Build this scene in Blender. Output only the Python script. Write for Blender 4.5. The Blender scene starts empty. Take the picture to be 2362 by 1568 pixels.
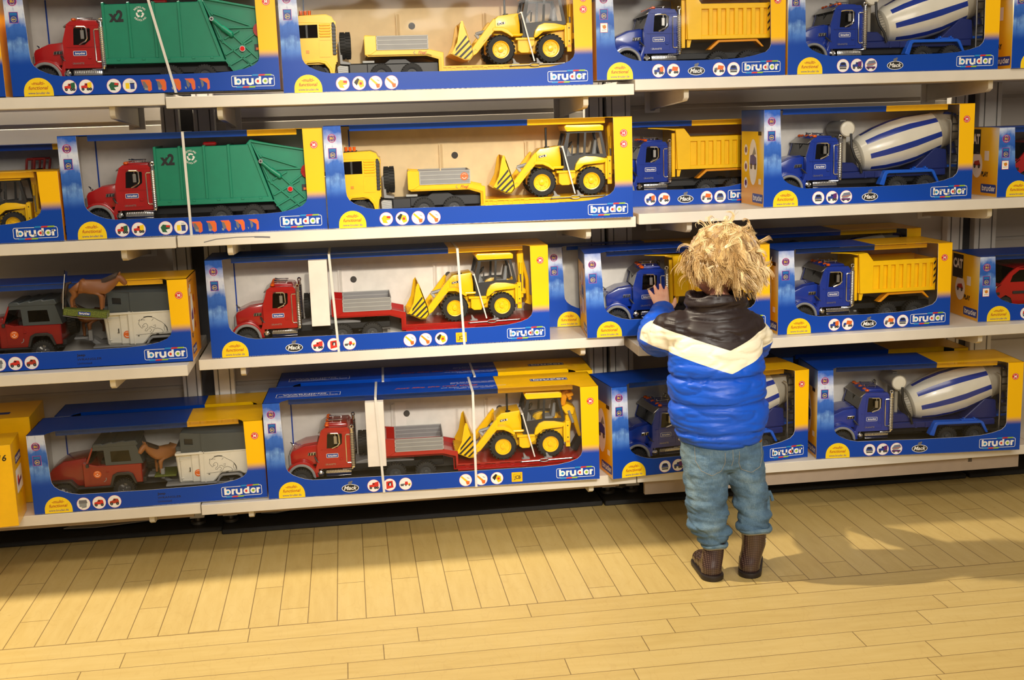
import bpy, bmesh, math, random
from mathutils import Vector, Matrix, geometry, noise
random.seed(7)
C = bpy.context.scene.collection
SC = bpy.context.scene
R = math.radians

# ------------------------------------------------------------------ camera
cd = bpy.data.cameras.new('camera'); cam = bpy.data.objects.new('camera', cd); C.objects.link(cam)
_r = Vector((0.98964, -0.14044, -0.03106)); _f = Vector((0.1323, 0.9736, -0.18586)).normalized()
_r = (_r - _f * _r.dot(_f)).normalized(); _u = _r.cross(_f)
cam.matrix_world = Matrix(((_r.x, _u.x, -_f.x, 0.0), (_r.y, _u.y, -_f.y, -3.0397), (_r.z, _u.z, -_f.z, 1.1295), (0, 0, 0, 1)))
cd.sensor_width = 36; cd.lens = 2719.15 / 2362 * 36; cd.clip_start = .05; cd.clip_end = 60
SC.camera = cam
# ------------------------------------------------------------------ world, lights, exposure
w = bpy.data.worlds.new('world'); SC.world = w; w.use_nodes = True
w.node_tree.nodes['Background'].inputs[0].default_value = (1.0, .86, .70, 1)
w.node_tree.nodes['Background'].inputs[1].default_value = .20

def aim(o, tgt):
    o.rotation_euler = (Vector(tgt) - o.location).to_track_quat('-Z', 'Y').to_euler()

def area(loc, tgt, size, power, col):
    l = bpy.data.lights.new('soft_fill_light', 'AREA'); l.shape = 'RECTANGLE'; l.size, l.size_y = size; l.energy = power; l.color = col  # unseen soft fill light, not a real ceiling fitting
    o = bpy.data.objects.new('soft_fill_light', l); C.objects.link(o); o.location = loc; aim(o, tgt); return o

def spot(loc, tgt, power, ang, rad, col, blend=.4):
    l = bpy.data.lights.new('track_spot_light', 'SPOT'); l.energy = power; l.spot_size = R(ang); l.spot_blend = blend; l.shadow_soft_size = rad; l.color = col
    o = bpy.data.objects.new('track_spot_light', l); C.objects.link(o); o.location = loc; aim(o, tgt); return o

WARM = (1.0, .87, .66)
area((.85, -4.1, 2.35), (.75, 0, .8), (2.5, 1.2), 78, (1, .93, .82))  # added front fill to brighten carton fronts and interiors
area((.3, -1.6, 3.3), (.3, -.9, 0), (3.0, .6), 44, (1, .88, .70))  # added overhead fill over the floor before the shelves
spot((-1.1, .19, 3.05), (.45, -.65, 0), 530, 95, .035, WARM, .5)
spot((.30, -3.5, 2.15), (.24, 0, 1.05), 330, 22, .06, (1, .90, .74), .9)
spot((.9, -3.6, 2.2), (.85, 0, .60), 330, 26, .08, (1, .94, .84), 1.0)
spot((.0, -3.6, 2.1), (.15, 0, .45), 230, 22, .08, (1, .94, .84), 1.0)
SC.view_settings.view_transform = 'Standard'; SC.view_settings.look = 'None'
SC.view_settings.gamma = 1; SC.view_settings.use_curve_mapping = False
SC.view_settings.exposure = -0.1

# ------------------------------------------------------------------ materials
def srgb(r, g, b):
    f = lambda c: (c / 255 / 12.92) if c / 255 <= .04045 else ((c / 255 + .055) / 1.055) ** 2.4
    return (f(r), f(g), f(b))

class NT:
    def __init__(s, name):
        s.m = bpy.data.materials.new(name); s.m.use_nodes = True; s.t = s.m.node_tree; s.b = s.t.nodes['Principled BSDF']
    def n(s, typ, **k):
        x = s.t.nodes.new(typ)
        for a, v in k.items(): setattr(x, a, v)
        return x
    def inp(s, sock, v):
        if isinstance(v, bpy.types.NodeSocket): s.t.links.new(v, sock)
        elif isinstance(v, tuple) and len(v) == 3 and sock.type == 'RGBA': sock.default_value = (*v, 1)
        else: sock.default_value = v
    def math(s, op, a, b=0.0, c=0.0, clamp=False):
        x = s.n('ShaderNodeMath', operation=op, use_clamp=clamp)
        s.inp(x.inputs[0], a); s.inp(x.inputs[1], b); s.inp(x.inputs[2], c); return x.outputs[0]
    def step(s, v, a, b):
        x = s.n('ShaderNodeMapRange', interpolation_type='SMOOTHSTEP'); s.inp(x.inputs[0], v); s.inp(x.inputs[1], a); s.inp(x.inputs[2], b); return x.outputs[0]
    def mix(s, f, a, b, mode='MIX'):
        x = s.n('ShaderNodeMix', data_type='RGBA', blend_type=mode); s.inp(x.inputs[0], f); s.inp(x.inputs[6], a); s.inp(x.inputs[7], b); return x.outputs[2]
    def ramp(s, v, stops):
        x = s.n('ShaderNodeValToRGB'); e = x.color_ramp.elements
        while len(e) < len(stops): e.new(.5)
        for k, (p, c) in enumerate(stops): e[k].position = p; e[k].color = (*c, 1)
        s.inp(x.inputs[0], v); return x.outputs[0]
    def obj(s):
        x = s.n('ShaderNodeTexCoord'); y = s.n('ShaderNodeSeparateXYZ'); s.t.links.new(x.outputs['Object'], y.inputs[0]); return x.outputs['Object'], y.outputs
    def noise(s, vec, scale, detail=3, rough=.55, vscale=None):
        x = s.n('ShaderNodeTexNoise'); s.inp(x.inputs['Scale'], scale); s.inp(x.inputs['Detail'], detail); s.inp(x.inputs['Roughness'], rough)
        if vscale:
            m = s.n('ShaderNodeMapping'); m.inputs['Scale'].default_value = vscale; s.t.links.new(vec, m.inputs[0]); vec = m.outputs[0]
        s.t.links.new(vec, x.inputs[0]); return x.outputs[0]
    def bump(s, h, strength=.3, dist=.002):
        x = s.n('ShaderNodeBump'); s.inp(x.inputs['Height'], h); x.inputs['Strength'].default_value = strength; x.inputs['Distance'].default_value = dist
        s.t.links.new(x.outputs[0], s.b.inputs['Normal'])
    def col(s, c): s.inp(s.b.inputs['Base Color'], c)
    def rough(s, c): s.inp(s.b.inputs['Roughness'], c)

def P(name, col, rough=.5, metal=0.0, spec=.5, coat=0.0, var=0.0, vs=30, bump=0.0, bs=200, emit=None, alpha=None, sheen=0.0):
    t = NT(name); b = t.b; b.inputs['Roughness'].default_value = rough; b.inputs['Metallic'].default_value = metal
    b.inputs['Specular IOR Level'].default_value = spec; b.inputs['Coat Weight'].default_value = coat; b.inputs['Coat Roughness'].default_value = .08
    o, _ = t.obj()
    nz = t.noise(o, vs)
    k = max(var, .04)
    t.col(t.mix(t.step(nz, .3, .7), tuple(c * (1 - k) for c in col), tuple(min(1, c * (1 + k * .6)) for c in col)))
    if bump: t.bump(t.noise(o, bs), bump, .001)
    if sheen: b.inputs['Sheen Weight'].default_value = sheen
    return t.m

M = {}
def D(k, rgb, **kw): M[k] = P(k, srgb(*rgb), **kw)
D('blue_card', (4, 66, 170), rough=.36, spec=.3)
D('yellow_card', (250, 194, 4), rough=.32, coat=.15)
D('orange_card', (236, 160, 12), rough=.35, coat=.15)
D('grey_card', (232, 226, 216), rough=.8, var=.06)
D('cream_card', (238, 212, 164), rough=.7, var=.05)
D('white_card', (240, 232, 222), rough=.6)
D('tray_card', (70, 66, 62), rough=.85)
D('ink_white', (244, 242, 238), rough=.4)
D('ink_yellow', (252, 214, 20), rough=.35)
D('ink_red', (214, 44, 34), rough=.4)
D('ink_darkred', (176, 52, 30), rough=.4)
D('ink_blue', (30, 60, 150), rough=.4)
D('ink_cyan', (20, 140, 205), rough=.4)
D('ink_green', (150, 186, 40), rough=.4)
D('ink_black', (22, 22, 24), rough=.4)
D('ink_purple', (92, 30, 110), rough=.4)
D('ink_orange', (226, 104, 30), rough=.4)
D('ink_grey', (110, 110, 116), rough=.4)
D('ink_dkgreen', (30, 96, 60), rough=.4)
D('ink_pink', (214, 70, 130), rough=.4)
D('red_plastic', (172, 16, 16), rough=.22, coat=.4)
D('darkred_plastic', (140, 16, 18), rough=.25, coat=.4)
D('blue_plastic', (14, 50, 150), rough=.22, coat=.4)
D('bright_blue_plastic', (12, 92, 214), rough=.3)
D('dark_blue_plastic', (14, 34, 104), rough=.35)
D('green_plastic', (0, 132, 100), rough=.38)
D('yellow_plastic', (252, 200, 0), rough=.3, coat=.2)
D('yellow_dark_plastic', (226, 148, 0), rough=.35)
D('black_plastic', (22, 21, 21), rough=.45)
D('frame_plastic', (40, 40, 42), rough=.4)
D('rubber', (27, 26, 25), rough=.7, bump=.2)
D('grey_plastic', (138, 138, 138), rough=.45)
D('light_grey_plastic', (178, 178, 174), rough=.4)
D('white_plastic', (224, 220, 206), rough=.35)
D('slate_plastic', (66, 74, 78), rough=.4)
D('orange_lamp', (235, 96, 8), rough=.15, coat=.6)
D('red_lamp', (220, 20, 14), rough=.15, coat=.6)
D('chrome', (226, 224, 220), rough=.13, metal=1)
D('silver', (176, 174, 170), rough=.28, metal=.9)
D('dark_glass', (34, 28, 24), rough=.06, coat=.5)
D('seat_grey', (142, 146, 148), rough=.5)
D('drum_white', (226, 222, 208), rough=.25, coat=.3)
D('drum_grey', (158, 152, 138), rough=.4)
D('dark_grey_plastic', (74, 74, 74), rough=.45)
D('horse_brown', (118, 70, 32), rough=.5)
D('horse_tan', (152, 98, 52), rough=.5)
D('horse_dark', (54, 38, 28), rough=.6)
D('grass_print', (92, 104, 30), rough=.6, var=.5, vs=400)
D('strap', (226, 222, 214), rough=.35)
D('shelf_edge', (228, 222, 210), rough=.4, var=.03, vs=6)
D('shelf_top', (224, 217, 204), rough=.38, var=.04, vs=10)
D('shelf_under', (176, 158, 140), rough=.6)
D('bracket', (222, 214, 196), rough=.4)
D('upright', (236, 232, 224), rough=.45)
D('upright_slot', (120, 116, 110), rough=.6)
D('gap_shade', (58, 56, 56), rough=.6)
D('foot_metal', (120, 114, 104), rough=.35, metal=.8)
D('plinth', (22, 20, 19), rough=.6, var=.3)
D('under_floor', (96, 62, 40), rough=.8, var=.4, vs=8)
D('debris', (190, 184, 172), rough=.7)
D('skin', (236, 178, 148), rough=.5)
D('boot', (62, 44, 38), rough=.3, coat=.3)
D('boot_sole', (36, 27, 24), rough=.5)
D('thread', (150, 140, 118), rough=.8)
D('brass', (170, 120, 40), rough=.35, metal=.9)

def film_mat():
    t = NT('clear_film'); tr = t.n('ShaderNodeBsdfTransparent'); gl = t.n('ShaderNodeBsdfGlossy'); gl.inputs['Roughness'].default_value = .05
    gl.inputs[0].default_value = (1, 1, 1, 1)
    fr = t.n('ShaderNodeFresnel'); fr.inputs[0].default_value = 1.32
    mx = t.n('ShaderNodeMixShader'); o, _ = t.obj()
    bp = t.n('ShaderNodeBump'); bp.inputs['Strength'].default_value = .25; bp.inputs['Distance'].default_value = .01
    t.t.links.new(t.noise(o, 9, 1), bp.inputs['Height']); t.t.links.new(bp.outputs[0], gl.inputs['Normal'])
    t.t.links.new(fr.outputs[0], mx.inputs[0]); t.t.links.new(tr.outputs[0], mx.inputs[1]); t.t.links.new(gl.outputs[0], mx.inputs[2])
    tr.inputs[0].default_value = (.97, .97, .97, 1)
    t.t.links.new(mx.outputs[0], t.t.nodes['Material Output'].inputs[0]); return t.m
M['film'] = film_mat()

def glass_mat():
    t = NT('smoked_glass'); tr = t.n('ShaderNodeBsdfTransparent'); tr.inputs[0].default_value = (.42, .37, .32, 1)
    mx = t.n('ShaderNodeMixShader'); fr = t.n('ShaderNodeFresnel'); fr.inputs[0].default_value = 1.45
    gl = t.n('ShaderNodeBsdfGlossy'); gl.inputs['Roughness'].default_value = .04
    t.t.links.new(fr.outputs[0], mx.inputs[0]); t.t.links.new(tr.outputs[0], mx.inputs[1]); t.t.links.new(gl.outputs[0], mx.inputs[2])
    t.t.links.new(mx.outputs[0], t.t.nodes['Material Output'].inputs[0]); return t.m
M['smoked'] = glass_mat()

def print_left():
    t = NT('printed_card_blue'); o, xyz = t.obj(); b = t.b; b.inputs['Roughness'].default_value = .36; b.inputs['Specular IOR Level'].default_value = .3
    nz = t.noise(o, 26, 4, .6); nz2 = t.noise(o, 60, 3, .6, (1, 1, .35))
    zz = t.math('ADD', xyz[2], t.math('MULTIPLY', t.math('SUBTRACT', nz, .5), .045))
    sky = t.ramp(t.math('MULTIPLY', zz, 4.0), [(.28, srgb(4, 66, 170)), (.42, srgb(70, 120, 205)), (.5, srgb(120, 165, 225)), (.56, srgb(40, 90, 180)), (.66, srgb(60, 110, 200)), (.74, srgb(196, 210, 236)), (.84, srgb(214, 222, 240)), (.98, srgb(40, 92, 190))])
    blot = t.mix(t.math('MULTIPLY', t.step(nz2, .5, .68), .55), sky, srgb(34, 78, 168))
    edge = t.mix(t.step(xyz[0], .052, .0), srgb(60, 105, 195), srgb(4, 66, 170))
    m = t.math('MULTIPLY', t.step(xyz[2], .07, .10), t.step(xyz[0], .09, .05))
    t.col(t.mix(m, srgb(4, 66, 170), blot)); return t.m
M['print_left'] = print_left()

def print_right(zc):
    t = NT('printed_card_yellow'); o, xyz = t.obj(); b = t.b; b.inputs['Roughness'].default_value = .36; b.inputs['Specular IOR Level'].default_value = .3
    z = t.math('ADD', xyz[2], t.math('MULTIPLY', t.math('SUBTRACT', t.noise(o, 400, 1), .5), .004))
    t.col(t.mix(t.step(z, zc - .013, zc + .013), srgb(4, 66, 170), srgb(250, 194, 4))); return t.m
M['print_right'] = print_right(.088)

def print_side():
    t = NT('printed_side_card'); o, xyz = t.obj(); b = t.b; b.inputs['Roughness'].default_value = .35
    yel = t.mix(t.step(xyz[2], .03, .12), srgb(240, 170, 10), srgb(252, 206, 30))
    base = t.mix(t.step(xyz[2], .199, .201), yel, srgb(60, 84, 140))
    nz = t.noise(o, 30, 3)
    front = t.ramp(t.math('MULTIPLY', xyz[2], 4.0), [(.1, srgb(240, 176, 20)), (.35, srgb(250, 210, 60)), (.6, srgb(252, 236, 170)), (.72, srgb(235, 238, 240)), (.9, srgb(120, 160, 225)), (1.0, srgb(40, 90, 190))])
    m = t.step(t.math('ADD', xyz[1], t.math('MULTIPLY', nz, .02)), .06, .012)
    t.col(t.mix(m, base, front)); return t.m
M['print_side'] = print_side()

def floor_mat():
    t = NT('maple_parquet'); o, xyz = t.obj(); b = t.b
    X, Y = xyz[0], xyz[1]
    def boards(c, l, w, L, off, seed):
        cc = t.math('DIVIDE', t.math('ADD', c, off), w); cell = t.math('FLOOR', cc); fr = t.math('FRACT', cc)
        wn = t.n('ShaderNodeTexWhiteNoise', noise_dimensions='1D'); t.inp(wn.inputs['W'], t.math('ADD', cell, seed))
        ll = t.math('ADD', t.math('DIVIDE', l, L), t.math('MULTIPLY', wn.outputs['Value'], 7.3)); lc = t.math('FLOOR', ll); lf = t.math('FRACT', ll)
        wn2 = t.n('ShaderNodeTexWhiteNoise', noise_dimensions='2D'); cb = t.n('ShaderNodeCombineXYZ'); t.inp(cb.inputs[0], cell); t.inp(cb.inputs[1], lc); t.t.links.new(cb.outputs[0], wn2.inputs['Vector'])
        e1 = t.math('MULTIPLY', t.math('MINIMUM', fr, t.math('SUBTRACT', 1.0, fr)), w)
        e2 = t.math('MULTIPLY', t.math('MINIMUM', lf, t.math('SUBTRACT', 1.0, lf)), L)
        return t.math('MINIMUM', e1, e2), wn2.outputs['Value']
    g1, v1 = boards(X, Y, .0671, .52, .814 + .0671 * 40, 3.0)
    g2, v2 = boards(Y, X, .0742, .64, .45 + .0742 * 80, 11.0)
    zone = t.math('LESS_THAN', Y, -.45)
    gap = t.math('ADD', t.math('MULTIPLY', g1, t.math('SUBTRACT', 1.0, zone)), t.math('MULTIPLY', g2, zone))
    tone = t.math('ADD', t.math('MULTIPLY', v1, t.math('SUBTRACT', 1.0, zone)), t.math('MULTIPLY', v2, zone))
    seam = t.math('ABSOLUTE', t.math('ADD', Y, .45)); gap = t.math('MINIMUM', gap, t.math('MULTIPLY', seam, .6))
    gA = t.noise(o, 9, 5, .6, (6, .8, 1)); gB = t.noise(o, 9, 5, .6, (.8, 6, 1))
    gr = t.math('ADD', t.math('MULTIPLY', gA, t.math('SUBTRACT', 1.0, zone)), t.math('MULTIPLY', gB, zone))
    base = t.ramp(t.math('ADD', t.math('MULTIPLY', gr, .8), t.math('MULTIPLY', tone, .2)), [(.15, srgb(182, 154, 92)), (.5, srgb(194, 168, 106)), (.85, srgb(202, 178, 118))])
    fig = t.noise(o, 5.5, 2, .5, (2.4, .9, 1)); wv = t.math('ABSOLUTE', t.math('SUBTRACT', t.math('FRACT', t.math('MULTIPLY', fig, 9.0)), .5))
    base = t.mix(t.math('MULTIPLY', t.step(wv, .08, 0.0), .09), base, srgb(140, 96, 46))
    speck = t.step(t.noise(o, 38, 2), .72, .8)
    base = t.mix(t.math('MULTIPLY', speck, .3), base, srgb(120, 76, 36))
    gm = t.step(gap, .0016, .0004)
    t.col(t.mix(t.math('MULTIPLY', gm, .75), base, srgb(78, 50, 26)))
    t.rough(t.math('ADD', .24, t.math('MULTIPLY', t.noise(o, 14, 3), .22)))
    b.inputs['Specular IOR Level'].default_value = .45
    t.bump(t.math('SUBTRACT', 1.0, gm), .25, .0008); return t.m
M['floor'] = floor_mat()

def wall_mat():
    t = NT('shelving_back_panel'); o, xyz = t.obj(); t.b.inputs['Roughness'].default_value = .6
    nz = t.noise(o, 3, 4, .6, (1, 1, 6))
    t.col(t.mix(nz, srgb(186, 178, 168), srgb(208, 200, 190))); return t.m
M['wall'] = wall_mat()

# ------------------------------------------------------------------ mesh builder
class MB:
    def __init__(s): s.v = []; s.f = []; s.m = []; s.mats = []; s.flat = []
    def mi(s, k):
        k = M[k] if isinstance(k, str) else k
        if k not in s.mats: s.mats.append(k)
        return s.mats.index(k)
    def add(s, vs, fs, mat, X=None):
        n = len(s.v); s.v += [(X @ Vector(v)) if X else Vector(v) for v in vs]
        s.f += [tuple(i + n for i in f) for f in fs]; k = s.mi(mat); s.m += [k] * len(fs); return s
    def bev(s, vs, fs, mat, off, seg=1, X=None):
        bm = bmesh.new(); bv = [bm.verts.new(v) for v in vs]
        for f in fs:
            try: bm.faces.new([bv[i] for i in f])
            except ValueError: pass
        bmesh.ops.recalc_face_normals(bm, faces=bm.faces)
        ed = [e for e in bm.edges if len(e.link_faces) == 2 and e.calc_face_angle(0) > .5]
        bmesh.ops.bevel(bm, geom=ed, offset=off, segments=seg, affect='EDGES', profile=.6)
        bm.verts.index_update(); s.add([v.co.copy() for v in bm.verts], [[v.index for v in f.verts] for f in bm.faces], mat, X); bm.free(); return s
    def box(s, x0, x1, y0, y1, z0, z1, mat, bev=0, seg=1, X=None):
        vs = [(x, y, z) for z in (z0, z1) for y in (y0, y1) for x in (x0, x1)]
        fs = [(0, 2, 3, 1), (4, 5, 7, 6), (0, 1, 5, 4), (2, 6, 7, 3), (0, 4, 6, 2), (1, 3, 7, 5)]
        return s.bev(vs, fs, mat, bev, seg, X) if bev else s.add(vs, fs, mat, X)
    def prism(s, loops, a0, a1, mat, bev=0, plane='xz', X=None, sidemat=None, seg=1):
        if not isinstance(loops[0][0], (tuple, list)): loops = [loops]
        flat = [p for l in loops for p in l]; n = len(flat)
        mp = {'xz': lambda p, a: (p[0], a, p[1]), 'xy': lambda p, a: (p[0], p[1], a), 'yz': lambda p, a: (a, p[0], p[1])}[plane]
        tri = geometry.tessellate_polygon([[Vector((p[0], p[1], 0)) for p in l] for l in loops])
        vs = [mp(p, a0) for p in flat] + [mp(p, a1) for p in flat]
        area = lambda t: (flat[t[1]][0] - flat[t[0]][0]) * (flat[t[2]][1] - flat[t[0]][1]) - (flat[t[2]][0] - flat[t[0]][0]) * (flat[t[1]][1] - flat[t[0]][1])
        tri = [t if area(t) > 0 else (t[0], t[2], t[1]) for t in tri if abs(area(t)) > 1e-12]
        flip = (plane == 'xy') != (a1 < a0)
        caps = [(t if not flip else (t[0], t[2], t[1])) for t in tri] + [((t[0] + n, t[2] + n, t[1] + n) if not flip else (t[0] + n, t[1] + n, t[2] + n)) for t in tri]
        sides = []; k = 0
        for l in loops:
            m_ = len(l)
            for i in range(m_): a, b = k + i, k + (i + 1) % m_; sides.append((a, b, b + n, a + n))
            k += m_
        if bev: return s.bev(vs, caps + sides, mat, bev, seg, X)
        bm = bmesh.new(); bv = [bm.verts.new(v) for v in vs]; nc = len(caps); tags = []
        for i, f in enumerate(caps + sides):
            try: bm.faces.new([bv[j] for j in f]); tags.append(i < nc)
            except ValueError: pass
        bmesh.ops.recalc_face_normals(bm, faces=bm.faces)
        fl = [[v.index for v in f.verts] for f in bm.faces] if not bm.verts.index_update() else []
        s.add(vs, [f for f, g in zip(fl, tags) if g], mat, X)
        s.add(vs, [f for f, g in zip(fl, tags) if not g], sidemat or mat, X); bm.free(); return s
    def cyl(s, p0, p1, r0, mat, r1=None, n=16, X=None, cap=True):
        return s.lathe([(0, r0), (1, r0 if r1 is None else r1)], p0, p1, mat, n, X, cap)
    def lathe(s, prof, p0, p1, mat, n=20, X=None, cap=True, matf=None):
        p0, p1 = Vector(p0), Vector(p1); d = p1 - p0; q = d.to_track_quat('Z', 'Y').to_matrix(); u, v_ = q.col[0], q.col[1]
        vs = []; m_ = len(prof)
        for t, r in prof:
            for i in range(n): a = 2 * math.pi * i / n; vs.append(p0 + d * t + (u * math.cos(a) + v_ * math.sin(a)) * r)
        if matf:
            g = {}
            for j in range(m_ - 1):
                for i in range(n): g.setdefault(matf(j, i), []).append((j * n + i, j * n + (i + 1) % n, (j + 1) * n + (i + 1) % n, (j + 1) * n + i))
            for k, fs in g.items(): s.add(vs, fs, k, X)
        else: s.add(vs, [(j * n + i, j * n + (i + 1) % n, (j + 1) * n + (i + 1) % n, (j + 1) * n + i) for j in range(m_ - 1) for i in range(n)], mat, X)
        if cap: s.add(vs, [tuple(reversed(range(n))), tuple(range((m_ - 1) * n, m_ * n))], mat, X)
        return s
    def tube(s, pts, r, mat, n=8, X=None, closed=False, cap=True):
        pts = [Vector(p) for p in pts]; m_ = len(pts); vs = []; prev = None
        rr = r if isinstance(r, (list, tuple)) else [r] * m_
        for i, p in enumerate(pts):
            a = pts[i - 1] if (i > 0 or closed) else p; b = pts[(i + 1) % m_] if (i < m_ - 1 or closed) else p
            t = (b - a).normalized()
            if prev is None: up = Vector((0, 0, 1)) if abs(t.z) < .9 else Vector((0, 1, 0)); prev = (up - t * up.dot(t)).normalized()
            else:
                prev = prev - t * prev.dot(t)
                prev = prev.normalized() if prev.length > 1e-6 else t.orthogonal().normalized()
            w_ = t.cross(prev)
            for k in range(n): g = 2 * math.pi * k / n; vs.append(p + (prev * math.cos(g) + w_ * math.sin(g)) * rr[i])
        fs = [(j * n + i, j * n + (i + 1) % n, ((j + 1) % m_) * n + (i + 1) % n, ((j + 1) % m_) * n + i) for j in range(m_ if closed else m_ - 1) for i in range(n)]
        if cap and not closed: fs += [tuple(reversed(range(n))), tuple(range((m_ - 1) * n, m_ * n))]
        return s.add(vs, fs, mat, X)
    def ball(s, c, r, mat, n=16, X=None):
        if not isinstance(r, (tuple, list)): r = (r, r, r)
        vs = [(c[0], c[1], c[2] - r[2])]; h = n // 2
        for j in range(1, h):
            for i in range(n): a, b = math.pi * j / h - math.pi / 2, 2 * math.pi * i / n; vs.append((c[0] + r[0] * math.cos(a) * math.cos(b), c[1] + r[1] * math.cos(a) * math.sin(b), c[2] + r[2] * math.sin(a)))
        vs.append((c[0], c[1], c[2] + r[2])); L = len(vs) - 1
        fs = [(0, 1 + (i + 1) % n, 1 + i) for i in range(n)] + [(1 + j * n + i, 1 + j * n + (i + 1) % n, 1 + (j + 1) * n + (i + 1) % n, 1 + (j + 1) * n + i) for j in range(h - 2) for i in range(n)]
        fs += [(L, 1 + (h - 2) * n + i, 1 + (h - 2) * n + (i + 1) % n) for i in range(n)]
        return s.add(vs, fs, mat, X)
    def mesh(s, name, org=(0, 0, 0), angle=32):
        me = bpy.data.meshes.new(name); o = Vector(org)
        me.from_pydata([v - o for v in s.v], [], s.f); me.polygons.foreach_set('material_index', s.m)
        for m_ in s.mats: me.materials.append(m_)
        me.polygons.foreach_set('use_smooth', [True] * len(s.f)); me.update()
        me.set_sharp_from_angle(angle=R(angle)); return me

ORG = Vector((0, 0, 0))
def link(name, me, parent=None, loc=(0, 0, 0), label=None):
    o = bpy.data.objects.new(name, me); C.objects.link(o); o.parent = parent; o.location = loc
    if label: o['label'] = label
    return o
def part(name, mb, parent, label=None, angle=32, centre=True):
    "mesh given in assembly coordinates; its origin goes to the middle of its own bounds"
    lo = [min(v[i] for v in mb.v) for i in range(3)]; hi = [max(v[i] for v in mb.v) for i in range(3)]
    c = Vector([(a + b) / 2 for a, b in zip(lo, hi)]) if centre else ORG.copy(); me = mb.mesh(name, c, angle)
    base = ORG if parent is None or parent.get('_c') is None else Vector(parent['_c'])
    o = link(name, me, parent, c - base, label); o['_c'] = tuple(c); return o
def tag(o, label=None, cat=None, group=None, kind=None):
    if label: o['label'] = label
    if cat: o['category'] = cat
    if group: o['group'] = group
    if kind: o['kind'] = kind
    return o
def thing(name, org, label=None, cat=None, group=None):
    global ORG
    ORG = Vector(org); o = bpy.data.objects.new(name, None); C.objects.link(o); o.empty_display_size = .02; tag(o, label, cat, group); return o
def copy_tree(o, parent=None):
    c = o.copy(); C.objects.link(c); c.parent = parent
    for ch in list(o.children): copy_tree(ch, c)
    return c
def struct(name, mb, angle=32):
    o = link(name, mb.mesh(name, (0, 0, 0), angle)); o['kind'] = 'structure'; return o

# ------------------------------------------------------------------ lettering and flat prints
_tc = {}
def text_geo(s_, bold=0.0, shear=0.0):
    k = (s_, bold, shear)
    if k not in _tc:
        cu = bpy.data.curves.new('t', 'FONT'); cu.body = s_; cu.size = 1; cu.offset = bold; cu.shear = shear; cu.resolution_u = 3
        o = bpy.data.objects.new('t', cu); C.objects.link(o); bpy.context.view_layer.update()
        me = bpy.data.meshes.new_from_object(o.evaluated_get(bpy.context.evaluated_depsgraph_get()))
        _tc[k] = ([(v.co.x, v.co.y) for v in me.vertices], [tuple(p.vertices) for p in me.polygons])
        bpy.data.objects.remove(o); bpy.data.curves.remove(cu); bpy.data.meshes.remove(me)
    return _tc[k]

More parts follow.
